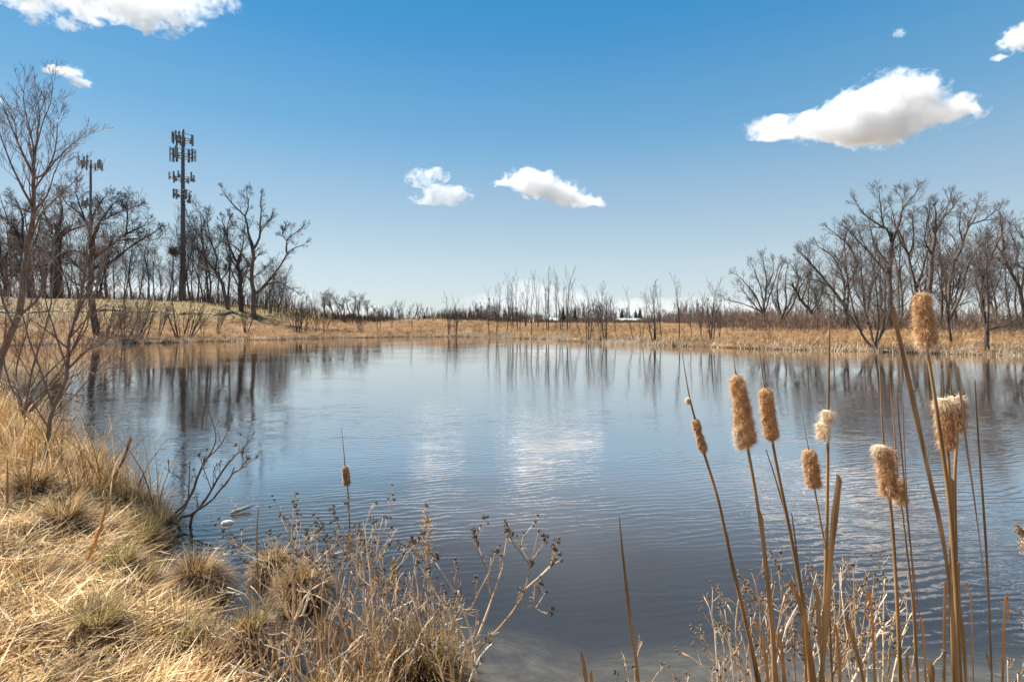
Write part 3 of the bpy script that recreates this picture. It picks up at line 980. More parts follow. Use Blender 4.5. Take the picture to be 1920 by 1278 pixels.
slims = [proto_meshes(slim_proto(100 + i, 10, 0.15, SLIM, 1 if i % 2 else 2, 0.12)) for i in range(5)]
names_l = ['slender bare tree right behind the broad waterside oak', 'slender bare tree just right of the broad waterside oak',
           'slender bare tree on the hill crest, pale trunk forked low', 'slender bare hilltop tree under the tips of the oak boughs',
           'slender bare hilltop tree a third of the way from the oak to the tall mast', 'slender bare hilltop tree midway between the oak and the tall mast',
           'slender bare hilltop tree just past midway to the tall mast', 'slender bare hilltop tree leaning, left of the nest tree',
           'slender bare tree holding the round leaf nest left of the tall mast', 'slender bare tree immediately left of the tall mast',
           'slender bare tree immediately right of the tall mast', 'slender bare tree two trunks right of the tall mast',
           'slender upright bare tree below the left-leaning tree top', 'slender bare tree beneath the fork of the left-leaning tree']
for i, (px, tp, Y) in enumerate([(196, 470, 82), (214, 455, 86), (232, 462, 80), (247, 440, 84), (262, 468, 80), (277, 452, 88), (290, 470, 82), (303, 480, 80), (322, 452, 86),
                                 (334, 432, 90), (358, 418, 84), (371, 440, 86), (391, 395, 80), (410, 440, 84)]):
    place_proto(slims[i % 5], 'slender_bare_tree', names_l[i], 'tree', px, Y, tp, 10, i, G_HILL, BARK, TWIG, wide=0.8 if i % 3 else 1.0)
for i, (px, tp, Y, lb) in enumerate([(520, 505, 76, 'bare tree with hanging twigs at the right end of the hill wood'), (536, 525, 80, 'smallest bare tree, last on the right end of the hill wood'),
                                     (497, 490, 80, 'bare tree right behind the big forked tree'), (508, 515, 74, 'low bare tree below the long right limb of the forked tree'),
                                     (482, 520, 86, 'thin bare tree glimpsed under the forked tree'), (448, 480, 84, 'thin bare tree behind the dark tree on the hill'),
                                     (24, 470, 84, 'thin bare tree behind the oak at the left edge'), (82, 480, 84, 'thin bare tree between the two dark oaks'),
                                     (130, 470, 80, 'thin bare tree right of the thick dark oak trunk'), (152, 455, 84, 'thin bare tree below the shorter mast'), (8, 440, 88, 'slim bare tree at the very left edge of the hill wood'), (42, 450, 86, 'slim bare tree between the left edge oaks'), (66, 430, 90, 'slim bare tree left of the thick dark oak'), (96, 440, 92, 'slim bare tree behind the thick dark oak'), (118, 420, 88, 'slim bare tree between the thick oak and the shorter mast'), (184, 430, 84, 'slim bare tree right of the shorter mast pole'), (204, 440, 92, 'slim bare tree under the right boughs of the waterside oak'), (316, 500, 92, 'small bare tree in the gap left of the nest tree'), (382, 470, 92, 'slim bare tree between the tall mast and the left-leaning trunk'), (426, 440, 92, 'slim bare tree behind the foot of the left-leaning tree')]):
    place_proto(slims[(i + 2) % 5], 'slender_bare_tree', lb, 'tree', px, Y, tp, 10, 40 + i, G_HILL, BARK, TWIG, wide=1.25)

# clump beyond the middle left shore
MID = Cfg(kids=(11, 8, 6), ratio=(0.42, 0.5, 0.55), ang=(40, 42, 40), wander=0.2, up=0.06, start=0.35, rmin=0.010, segs=(8, 4, 2, 1), taper=0.7, kidr=0.5)
mids = [proto_meshes(slim_proto(140 + i, 6, 0.16, MID, 2 + i % 2, 0.33)) for i in range(4)]
G_MID = 'small bare trees in the clump beyond the middle of the far shore'
for i, (px, tp, Y, ln, lb) in enumerate([(613, 548, 76, -0.08, 'leftmost small bare tree of the far clump, leaning left'), (632, 547, 78, -0.1, 'small bare tree fanning left in the far clump'),
                                         (646, 549, 77, 0.12, 'small bare tree fanning right in the middle of the far clump'), (660, 552, 80, 0.1, 'small bare tree right of the middle of the far clump'),
                                         (674, 555, 76, 0.03, 'small upright bare tree in the far clump'), (694, 561, 78, 0.1, 'small bare tree with a rounded top in the far clump'),
                                         (712, 572, 80, 0.1, 'rightmost low bare tree of the far clump')]):
    place_proto(mids[i % 4], 'small_bare_tree', lb, 'tree', px, Y, tp, 6, 60 + i, G_MID, BARK, TWIG, lean=ln)

# saplings along the far and right shore
SAP = Cfg(kids=(13, 4, 3), ratio=(0.36, 0.42, 0.4), ang=(24, 26, 28), wander=0.06, up=0.07, start=0.2, rmin=0.007, segs=(9, 4, 2, 1), taper=0.9, kidr=0.42)
saps = [proto_meshes(slim_proto(170 + i, 6, 0.075, SAP, 1 + i % 3, 0.13)) for i in range(6)]
G_SAP = 'bare saplings standing along the far shore'
SAPS = [
    # px, top, depth, lean, which, wide, label
    (775, 575, 62, 0, 0, 1, 'lone short sapling on the far bank right of the tree clump'),
    (842, 555, 57.5, 0, 1, 1, 'bare sapling pair at the far waterline in front of the brown woods'),
    (855, 563, 58, 0, 2, 1, 'shorter sapling just right of the sapling pair at the far waterline'),
    (918, 545, 52.5, 0, 3, 0.9, 'thin sapling at the left end of the tall sapling row'),
    (932, 535, 60, 0, 4, 0.8, 'second thin sapling from the left of the tall sapling row'),
    (950, 522, 62, 0, 0, 0.8, 'tall straight sapling left of the white roofed house'),
    (962, 528, 66, 0, 5, 0.8, 'slightly shorter straight sapling left of the white roofed house'),
    (973, 520, 62, 0, 1, 0.8, 'tall twin-topped sapling a little left of the white roofed house'),
    (986, 530, 68, 0, 2, 0.8, 'thin sapling at the left gable of the white roofed house'),
    (997, 516, 51, 0, 3, 0.7, 'tall sapling at the waterline in front of the white roofed house'),
    (1010, 524, 62, 0, 4, 0.7, 'sapling behind the waterline one, over the middle of the white roof'),
    (1027, 514, 60, 0, 5, 0.8, 'tall sapling over the right end of the white roof'),
    (1042, 520, 62, 0.03, 0, 0.7, 'sapling just right of the white roofed house'),
    (1053, 515, 60, 0, 1, 0.8, 'pair of tall wands right of the white roofed house'),
    (1066, 512, 58, 0.04, 2, 0.9, 'tallest sapling, V-shaped top, right of the white roofed house'),
    (1091, 553, 44, -0.22, 3, 0.6, 'short sapling leaning left at the waterline'),
    (1102, 547, 44.5, 0, 5, 1.1, 'many-stemmed sapling at the waterline below a pale cloud edge'),
    (1112, 560, 47, 0, 1, 0.8, 'thin low sapling behind the many-stemmed one'),
    (1127, 556, 43.5, -0.1, 4, 0.8, 'short sapling with a bent foot at the waterline'),
    (1137, 540, 43, 0, 2, 1.15, 'bushy twiggy sapling at the waterline'),
    (1156, 560, 46, 0, 0, 0.8, 'thin sapling right of the bushy twiggy one'),
    (1187, 545, 42, -0.12, 3, 0.7, 'leaning sapling in front of the long pale roof'),
    (1203, 548, 43, 0, 1, 0.7, 'thin straight sapling right of the long pale roof'),
    (1228, 538, 40.5, 0, 5, 1.3, 'dark dense sapling with many upright stems at the waterline'),
    (1241, 540, 43, 0, 4, 0.7, 'slim sapling close behind the dark dense one'),
    (1273, 524, 39.5, -0.04, 0, 0.9, 'tall dark single sapling on the right shore'),
    (1297, 556, 42, 0, 3, 0.8, 'thin brown sapling right of the tall dark single one'),
    (1314, 556, 40, 0, 1, 0.7, 'very thin sapling left of the forked sapling'),
    (1334, 533, 38.5, 0.0, 2, 1.35, 'forked spreading sapling on the right shore'),
    (1350, 545, 41, 0, 4, 0.8, 'slim sapling right of the forked spreading one'),
    (1443, 575, 35.5, 0, 1, 0.7, 'short brown shoot in the grass in front of the fan shaped trees'),
    (735, 590, 66, 0, 2, 1.2, 'low twiggy sapling by the far bank left of the mound'),
]
for i, (px, tp, Y, ln, k, wd, lb) in enumerate(SAPS):
    dd = float(pond_dist([(px - 960) / F * Y], [Y])[0])
    while dd < 0.1:
        Y += 0.5
        dd = float(pond_dist([(px - 960) / F * Y], [Y])[0])
    place_proto(saps[k], 'bare_sapling', lb, 'sapling', px, Y, tp, 5.9, 80 + i, G_SAP, BARK_D, TWIG, lean=ln, wide=wd)

# many-stemmed shrubs along the left shore
SHR = Cfg(kids=(8, 5), ratio=(0.42, 0.45), ang=(26, 28), wander=0.07, up=0.05, start=0.3, rmin=0.007, segs=(7, 4, 3), taper=0.8, kidr=0.45)
shrs = [proto_meshes(slim_proto(200 + i, 3.2, 0.05, SHR, 5 + i, 0.35), 5) for i in range(4)]
G_SHR = 'many-stemmed shrubs at the left waterline'
for i, (px, tp, Y, ln, wd, lb) in enumerate([
    (192, 560, 41.5, 0.1, 1.1, 'dense leafless shrub at the foot of the waterside oak'), (212, 567, 42.3, 0.15, 1, 'leafless shrub leaning right, next to the oak foot'),
    (236, 560, 43, 0.2, 0.9, 'leafless shrub with parallel leaning stems'), (256, 556, 43.6, 0.12, 1, 'dark stemmed leafless shrub in the middle of the left shore row'),
    (270, 562, 44, 0.15, 0.9, 'leafless shrub beside the dark stemmed one'), (298, 560, 45, 0.15, 0.7, 'narrow leafless shrub standing apart on bright grass'),
    (338, 556, 46.3, -0.02, 1, 'upright dark shrub directly below the tall mast'), (352, 560, 46.8, 0.2, 1.0, 'right-leaning shrub below the tall mast'),
    (380, 585, 48.5, 0, 0.8, 'short thin shrub right of the tall mast'), (407, 566, 49.5, 0.1, 0.9, 'leafless shrub below the left-leaning tree'),
    (462, 570, 52.5, 0.12, 0.9, 'V-shaped leafless shrub below the big forked tree'), (556, 560, 56.5, 0, 1.2, 'tallest bushy shrub where the hill meets the flat bank'),
    (567, 565, 56.8, 0.08, 1.1, 'bushy shrub just right of the tallest one'), (592, 580, 57.5, 0, 0.8, 'low shrub at the waterline left of the far tree clump'),
    (609, 583, 57.8, 0.15, 0.8, 'low shrub below the left of the far tree clump'), (676, 580, 59, 0, 0.9, 'twin low shrub at the waterline below the far tree clump'),
    (709, 584, 59.5, 0.1, 0.9, 'rightmost low shrub below the far tree clump')]):
    while float(pond_dist([(px - 960) / F * Y], [Y])[0]) < 0.1:
        Y += 0.5
    place_proto(shrs[i % 4], 'leafless_shrub', lb, 'shrub', px, Y, tp, 3.1, 120 + i, G_SHR, BARK_D, TWIG, lean=ln, wide=wd)

# the wood on the right
G_R = 'bare trees of the wood on the right bank'
RC = Cfg(kids=(9, 7, 6), ratio=(0.8, 0.58, 0.78), ang=(40, 38, 32), wander=0.18, up=0.07, rmin=0.0068, segs=(8, 4, 3, 1), kidr=0.5, taper=0.8)
drawn_tree('bare_tree', 'fan shaped bare tree at the left end of the right wood', 'tree', [
    L(Z4, [(268, 880), (275, 760), (285, 640), (262, 510)], 5, 1.3),
    L(Z4, [(262, 860), (215, 730), (160, 660), (110, 610)], 4, 1.2),
    L(Z4, [(260, 850), (200, 780), (130, 690)], 3.2, 1),
    L(Z4, [(275, 860), (310, 720), (345, 610), (368, 540)], 4, 1.2),
    L(Z4, [(270, 800), (240, 660), (205, 560)], 3.2, 1.1),
    L(Z4, [(280, 700), (320, 620), (330, 540)], 2.6, 1),
    L(Z4, [(250, 840), (160, 790), (40, 760)], 2.4, 1),
], 60, RC, 41, G_R, Lref=2.0, kids=(8, 9), start=(0.2, 0.12))
drawn_tree('bare_tree', 'multi-stemmed bare tree with upright stems next to the fan shaped tree', 'tree', [
    L(Z4, [(385, 890), (355, 760), (350, 660), (378, 560)], 5, 1.3),
    L(Z4, [(385, 880), (410, 780), (400, 660), (412, 570)], 4, 1.2),
    L(Z4, [(390, 880), (430, 770), (465, 680), (500, 600)], 4, 1.2),
    L(Z4, [(392, 880), (450, 780), (490, 690), (530, 620)], 3.2, 1),
    L(Z4, [(375, 880), (330, 780), (320, 700)], 3, 1),
], 58, RC, 42, G_R, Lref=1.6, kids=(8, 9), start=(0.2, 0.12))
drawn_tree('bare_tree', 'low bare tree bowed to the left beside the large bare trees', 'tree', [
    L(Z4, [(600, 900), (560, 830), (500, 770), (470, 700)], 6, 4),
    L(Z4, [(470, 700), (480, 620), (470, 560)], 3.2, 1.2),
    L(Z4, [(500, 770), (530, 680), (545, 600)], 3, 1.1),
    L(Z4, [(560, 830), (620, 740), (640, 660)], 3, 1.1),
], 54, RC, 43, G_R, Lref=2.2, kids=(8, 9), start=(0.2, 0.12))
drawn_tree('bare_tree', 'large bare tree sweeping to the left in the right wood', 'tree', [
    L(Z4, [(790, 900), (760, 790), (690, 690), (620, 600), (560, 540)], 7, 3),
    L(Z4, [(560, 540), (530, 500), (505, 480)], 3, 1.2),
    L(Z4, [(690, 690), (600, 640), (540, 640)], 3, 1.2),
    L(Z4, [(770, 800), (760, 640), (700, 500), (610, 440)], 5, 1.3),
    L(Z4, [(765, 690), (840, 560), (800, 440), (690, 340)], 5, 1.3),
    L(Z4, [(720, 540), (760, 440), (770, 330)], 3.2, 1.2),
], 52, RC, 44, G_R, Lref=2.2, kids=(8, 10), start=(0.2, 0.12))
drawn_tree('bare_tree', 'tallest bare tree of the right wood with a crooked top limb', 'tree', [
    L(Z4, [(1060, 900), (1050, 740), (1052, 560), (1062, 400)], 10, 6),
    L(Z4, [(1062, 400), (1030, 330), (960, 290), (880, 230), (830, 160)], 5, 1.4),
    L(Z4, [(1062, 400), (1100, 290), (1130, 190), (1215, 90)], 5, 1.4),
    L(Z4, [(1000, 310), (990, 220), (975, 100)], 3.4, 1.2),
    L(Z4, [(1055, 640), (980, 540), (900, 450), (840, 300)], 5, 1.3),
    L(Z4, [(1055, 560), (960, 440), (920, 300)], 4, 1.3),
    L(Z4, [(1120, 220), (1120, 150), (1100, 110)], 2.6, 1.1),
    L(Z4, [(900, 450), (850, 400), (780, 320)], 3, 1.1),
], 51, RC, 45, G_R, Lref=2.0, kids=(8, 10), start=(0.3, 0.12))
drawn_tree('bare_tree', 'bare tree with a straight trunk leaning left behind the tallest tree', 'tree', [
    L(Z4, [(1225, 900), (1200, 700), (1160, 500), (1100, 350), (1060, 270)], 7, 2.5),
    L(Z4, [(1160, 500), (1190, 380), (1180, 270)], 3.6, 1.3),
    L(Z4, [(1100, 900), (1098, 740), (1090, 600), (1065, 450)], 7, 3),
    L(Z4, [(1150, 480), (1110, 400), (1050, 190)], 3, 1.2),
], 55, RC, 46, G_R, Lref=2.0, kids=(9, 10), start=(0.3, 0.12))
drawn_tree('bare_tree', 'stout straight bare tree right behind the tallest cattail head', 'tree', [
    L(Z4, [(1283, 900), (1285, 740), (1300, 560), (1325, 350)], 10, 6),
    L(Z4, [(1325, 350), (1325, 250), (1320, 180)], 4.5, 1.3),
    L(Z4, [(1328, 340), (1380, 240), (1412, 140)], 4.5, 1.3),
    L(Z4, [(1310, 480), (1260, 400), (1290, 200)], 3.6, 1.2),
    L(Z4, [(1380, 250), (1420, 210), (1450, 165)], 2.8, 1.1),
    L(Z4, [(1305, 540), (1370, 540), (1430, 580)], 3, 1.1),
], 50, RC, 47, G_R, Lref=1.8, kids=(8, 10), start=(0.35, 0.12))
drawn_tree('bare_tree', 'bare tree reaching up to the right with one long drooping limb', 'tree', [
    L(Z4, [(1400, 900), (1405, 720), (1430, 560), (1490, 420), (1525, 300)], 8, 4),
    L(Z4, [(1525, 300), (1560, 220), (1590, 150)], 3.6, 1.3),
    L(Z4, [(1525, 310), (1610, 275), (1660, 240), (1715, 200)], 3.6, 1.2),
    L(Z4, [(1480, 900), (1490, 700), (1520, 560), (1590, 430), (1680, 340)], 6, 1.4),
    L(Z4, [(1430, 560), (1450, 420), (1400, 330)], 3.6, 1.2),
    L(Z4, [(1500, 400), (1470, 310), (1480, 220)], 3, 1.2),
], 52, RC, 48, G_R, Lref=1.9, kids=(8, 10), start=(0.3, 0.12))
drawn_tree('bare_tree', 'bare tree at the right edge of the wood with arching limbs', 'tree', [
    L(Z4, [(1880, 900), (1850, 720), (1790, 590), (1745, 470), (1735, 340)], 8, 3),
    L(Z4, [(1800, 600), (1830, 480), (1790, 350)], 4, 1.3),
    L(Z4, [(1850, 720), (1870, 560), (1868, 430)], 5, 1.5),
    L(Z4, [(1745, 500), (1700, 420), (1720, 300)], 3.4, 1.2),
    L(Z4, [(1790, 590), (1720, 520), (1670, 500)], 3.2, 1.2),
], 50, RC, 49, G_R, Lref=2.2, kids=(8, 10), start=(0.3, 0.12))
drawn_tree('bare_tree', 'bare tree standing beyond the right frame edge, limbs arching in', 'tree', [
    L(Z4, [(2010, 920), (2000, 700), (1960, 520), (1900, 430), (1860, 380)], 9, 2.5),
    L(Z4, [(2000, 640), (1920, 560), (1860, 560)], 4, 1.3),
    L(Z4, [(1960, 520), (1980, 400), (1950, 300)], 5, 1.3),
], 47, RC, 50, G_R, Lref=2.4, kids=(8, 10), start=(0.3, 0.12))
SHC = Cfg(kids=(10, 8, 6), ratio=(0.8, 0.55, 0.55), ang=(34, 36, 36), wander=0.13, up=0.03, rmin=0.0055, taper=0.8, segs=(8, 4, 2, 1), kidr=0.42)
drawn_tree('waterside_bare_tree', 'many-stemmed bare tree leaning out at the right waterline', 'tree', [
    L(Z4, [(950, 1070), (890, 1000), (845, 900), (800, 740), (775, 600)], 5, 1.5),
    L(Z4, [(962, 1060), (925, 950), (885, 800), (870, 600)], 4.6, 1.4),
    L(Z4, [(965, 1060), (975, 900), (965, 740), (945, 580)], 4.6, 1.4),
    L(Z4, [(970, 1055), (1000, 940), (1015, 780), (1010, 600)], 4.6, 1.4),
    L(Z4, [(985, 1010), (1030, 900), (1060, 800)], 3.4, 1.2),
    L(Z4, [(870, 960), (800, 860), (720, 800), (680, 760)], 3.4, 1.1),
    L(Z4, [(890, 820), (830, 700), (810, 560)], 3, 1),
], 31.9, SHC, 51, G_R, bark=BARK_D, Lref=2.1, kids=(13, 12), trunk_limbs=4, start=(0.2, 0.12), sink=0.15)
drawn_tree('waterside_bare_tree', 'single dark bare tree at the waterline near the right edge', 'tree', [
    L(Z4, [(1645, 1090), (1638, 960), (1615, 830), (1605, 700), (1640, 560)], 9, 3),
    L(Z4, [(1640, 980), (1650, 800), (1640, 600), (1650, 450)], 5, 1.3),
    L(Z4, [(1640, 560), (1690, 440), (1740, 330)], 3, 1.1),
    L(Z4, [(1610, 760), (1570, 640), (1560, 500)], 3.4, 1.1),
    L(Z4, [(1655, 800), (1710, 660), (1730, 560)], 3, 1.1),
    L(Z4, [(1640, 960), (1700, 930), (1760, 930)], 2.2, 1),
], 29.0, SHC, 52, G_R, bark=BARK_D, Lref=2.0, kids=(13, 12), start=(0.25, 0.12), sink=0.15)
drawn_tree('waterside_bare_tree', 'thin brown bare tree in the bank grass below the stout straight tree', 'tree', [
    L(Z4, [(1420, 1040), (1405, 920), (1390, 780), (1385, 620), (1400, 500)], 5, 1.4),
    L(Z4, [(1395, 840), (1430, 700), (1440, 580)], 2.6, 1.1),
    L(Z4, [(1390, 760), (1350, 660), (1340, 560)], 2.6, 1.1),
], 32.5, SHC, 53, G_R, bark=BARK_D, Lref=1.8, kids=(13, 10), start=(0.25, 0.12), sink=0.15)
rslims = [('slender bare tree showing over the bowed tree', 1512, 500, 62), ('slender bare tree left of the sweeping large tree', 1536, 520, 66), ('slender bare tree filling the gap left of the tallest tree', 1590, 440, 60),
          ('slender bare tree behind the trunk of the tallest tree', 1622, 430, 62), ('slender bare tree between the tallest and the stout straight tree', 1694, 420, 60),
          ('slender bare tree right of the stout straight tree', 1764, 430, 62), ('slender bare tree in front of the drooping limb', 1800, 440, 58),
          ('slender bare tree behind the single dark waterline tree', 1838, 450, 62), ('slender bare tree between the waterline tree and the right edge', 1872, 440, 60),
          ('slender bare tree closest to the right edge of the frame', 1905, 470, 62), ('thin bare tree low behind the sweeping large tree', 1566, 500, 66),
          ('thin bare tree low behind the many-stemmed waterline tree', 1655, 480, 66), ('thin bare tree low behind the tallest cattail head', 1735, 470, 68)]
for i, (lb, px, tp, Y) in enumerate(rslims):
    place_proto(slims[(i + 1) % 5], 'slender_bare_tree', lb, 'tree', px, Y, tp, 10, 300 + i, G_R, BARK, TWIG, wide=1.15)
# side of the scene beyond the frame
for i, (x, y) in enumerate([(62, 50), (58, 38), (70, 58), (-62, 44), (-70, 60), (-78, 70), (76, 44)]):
    pass

nest = MB()
nrng = np.random.default_rng(5)
nx, ny, nz = P(326, 471, 85.5)
nn = 260
d3 = nrng.normal(size=(nn, 3))
d3 /= np.linalg.norm(d3, axis=1, keepdims=True)
nest.tubes([([tuple(c), tuple(c + 0.2 * np.cross(c, nrng.normal(size=3)) + 0.1 * nrng.normal(size=3)), tuple(c + 0.5 * nrng.normal(size=3))], [0.04, 0.05, 0.02]) for c in d3 * 0.42], 3)
no = nest.build('leaf_nest', DEADLEAF)
no.location = (nx, ny, nz)
tag(no, 'round dark leaf nest high in a slender tree left of the tall mast', 'nest')


# ------------------------------------------------------------------ brush and distant woods (masses)
def brush(name, label, x0, x1, y0, y1, n, h0, h1, mat, r, seed, kids=6, zoff=0.0, gate=None):
    rng = np.random.default_rng(seed)
    xs = rng.uniform(x0, x1, n)
    ys = rng.uniform(y0, y1, n)
    if gate is not None:
        k = gate(xs, ys)
        xs, ys = xs[k], ys[k]
    n = len(xs)
    zz = zg(xs, ys) + zoff
    hh = rng.uniform(h0, h1, n) * (0.75 + 0.35 * np.sin(xs * 0.11 + seed) + 0.15 * np.sin(xs * 0.53))
    hh = np.maximum(hh, h0 * 0.4)
    b = MB()
    main, sub = [], []
    for i in range(n):
        lx, ly = rng.normal(0, 0.16, 2) * hh[i]
        p0 = np.array([xs[i], ys[i], zz[i] - 0.1])
        p1 = p0 + np.array([lx * 0.4, ly * 0.4, hh[i] * 0.55])
        p2 = p0 + np.array([lx, ly, hh[i]])
        main.append(([p0, p1, p2], [r * 1.5, r, r * 0.4]))
        for k in range(kids):
            t = rng.uniform(0.1, 0.9)
            q = p0 + (p2 - p0) * t
            l = hh[i] * (1 - t * 0.6) * rng.uniform(0.25, 0.5)
            a = rng.uniform(0, 6.283)
            s = rng.uniform(0.35, 0.9)
            e = q + np.array([math.cos(a) * s, math.sin(a) * s, 1.0]) * l * 0.8
            sub.append(([q, e], [r * 0.8, r * 0.3]))
    b.tubes(main, 3)
    if sub:
        b.tubes(sub, 3)
    o = b.build(name, mat)
    o['kind'] = 'stuff'
    o['label'] = label
    o['category'] = 'brush'
    return o


brush('thicket', 'brown leafless thicket behind the far bank', -14, 48, 80, 100, 2300, 1.2, 2.5, TWIG_B, 0.026, 3, kids=5)
brush('thicket', 'low brown thicket at the foot of the right wood', 22, 66, 46, 66, 2600, 0.9, 2.2, TWIG_B, 0.02, 4)
brush('thicket', 'low brown thicket along the foot of the hill wood', -84, -20, 66, 96, 3000, 1.1, 4.6, TWIG_B, 0.018, 5, gate=lambda x, y: (y > 74 - (x + 60) * 0.16) & (x < -36 + 4 * np.sin(y)))
brush('thicket', 'low brown thicket where the hill wood thins out', -36, -20, 68, 90, 420, 0.9, 2.3, TWIG_B, 0.018, 15)
brush('thicket', 'low brown thicket around the far tree clump', -30, -6, 72, 92, 900, 0.9, 1.9, TWIG_B, 0.025, 6)
brush('thicket', 'low brown thicket at the edge of the right bank', 30, 60, 38, 47, 700, 0.5, 1.4, TWIG_B, 0.014, 8)
brush('low_brush', 'patches of low reddish brown brush in the far bank grass', -30, 48, 30, 72, 5200, 0.25, 0.85, TWIG_B, 0.013, 14, 4, gate=lambda x, y: (pond_dist(x, y) > 1.0) & (pond_dist(x, y) < 22) & (bumps(x, y, 0.55, 3.0) + 0.5 * bumps(x, y, 1.5, 1.0) > 0.35))
brush('distant_woods', 'distant leafless woods along the horizon', -150, 420, 255, 330, 2300, 8, 13.5, TWIG_F, 0.14, 9, kids=7, gate=lambda x, y: (x > -40) | (y > 290))
brush('distant_woods', 'distant woods far behind the hill', -520, -150, 280, 340, 900, 8, 12, TWIG_F, 0.16, 10, kids=6)


def conifer(px, Y, top, label, seed):
    rng = np.random.default_rng(seed)
    x, y, z = on_ground(px, Y)
    h = H + (HZ - top) / F * Y - z
    root = thing('evergreen_tree', label, 'tree', (x, y, z), 'dark evergreens in the distant woods')
    MB().tubes([([(0, 0, -0.3), (0, 0, h * 0.5), (0, 0, h * 0.97)], [0.18, 0.12, 0.03])], 6).build('trunk', BARK_D, root)
    n = 420
    t = rng.uniform(0.1, 1, n) ** 0.8
    a = rng.uniform(0, 6.283, n)
    rr = (1 - t) * h * 0.26 * rng.uniform(0.5, 1.1, n) + 0.1
    b = MB()
    b.tubes([([(0, 0, t[i] * h), (math.cos(a[i]) * rr[i] * 0.5, math.sin(a[i]) * rr[i] * 0.5, t[i] * h - 0.1), (math.cos(a[i]) * rr[i], math.sin(a[i]) * rr[i], t[i] * h - 0.25 * rr[i])],
              [0.12, 0.28, 0.05]) for i in range(n)], 3)
    b.build('crown', CONIFER, root)


for i, (px, Y, tp, lb) in enumerate([(796, 230, 588, 'small dark evergreen left of the brown woods above the mound'), (872, 150, 585, 'squat dark evergreen half hidden in brown woods'),
                                     (884, 160, 590, 'lower dark evergreen right beside the squat one'), (1056, 240, 574, 'dark pointed evergreen right of the white roofed house'),
                                     (1078, 250, 576, 'round topped dark evergreen between the two pale roofs'), (1166, 230, 578, 'dark evergreen left above the long pale roof'),
                                     (1200, 230, 576, 'broad dark evergreen right above the long pale roof'), (1192, 250, 581, 'low dark evergreen touching the broad one')]):
    conifer(px, Y, tp, lb, 20 + i)


# ------------------------------------------------------------------ houses
def house(px0, px1, Y, ytop, yeave, label, flat=False):
    x0, x1 = (px0 - 960) / F * Y, (px1 - 960) / F * Y
    w = x1 - x0
    cx = (x0 + x1) / 2
    z0 = zs(cx, Y) - 0.1
    zt = H + (HZ - ytop) / F * Y - z0
    ze = H + (HZ - yeave) / F * Y - z0
    root = thing('house', label, 'house', (cx, Y, z0), 'low houses beyond the far bank')
    d = 8.0
    MB().box((0, d / 2, ze / 2), (w, d, ze)).build('wall', WALLM, root)
    b = MB()
    o = 0.4
    v = np.array([[-w / 2 - o, -o, ze], [w / 2 + o, -o, ze], [w / 2 + o, d / 2, zt], [-w / 2 - o, d / 2, zt], [w / 2 + o, d + o, ze], [-w / 2 - o, d + o, ze]])
    v2 = v + np.array([0, 0, 0.18])
    allv = np.concatenate([v, v2])
    b.add(allv, [[0, 3, 2, 1], [3, 5, 4, 2], [6, 7, 8, 9], [9, 8, 10, 11], [0, 1, 7, 6], [1, 2, 8, 7], [2, 4, 10, 8], [4, 5, 11, 10], [5, 3, 9, 11], [3, 0, 6, 9]])
    b.build('roof', ROOF, root)
    for k in range(4):
        MB().box((-w / 2 + w * (k + 0.5) / 4, -0.02, ze * 0.6), (1.0, 0.08, 1.0)).build('window', GLASSM, root)


house(1008, 1044, 108, 597, 602, 'low brown house with a white roof glimpsed beyond the far bank')
house(984, 1000, 112, 600, 604, 'small white roofed outbuilding left of the brown house')
house(1168, 1204, 112, 598, 601.5, 'low building with a long pale roof beyond the right bank')


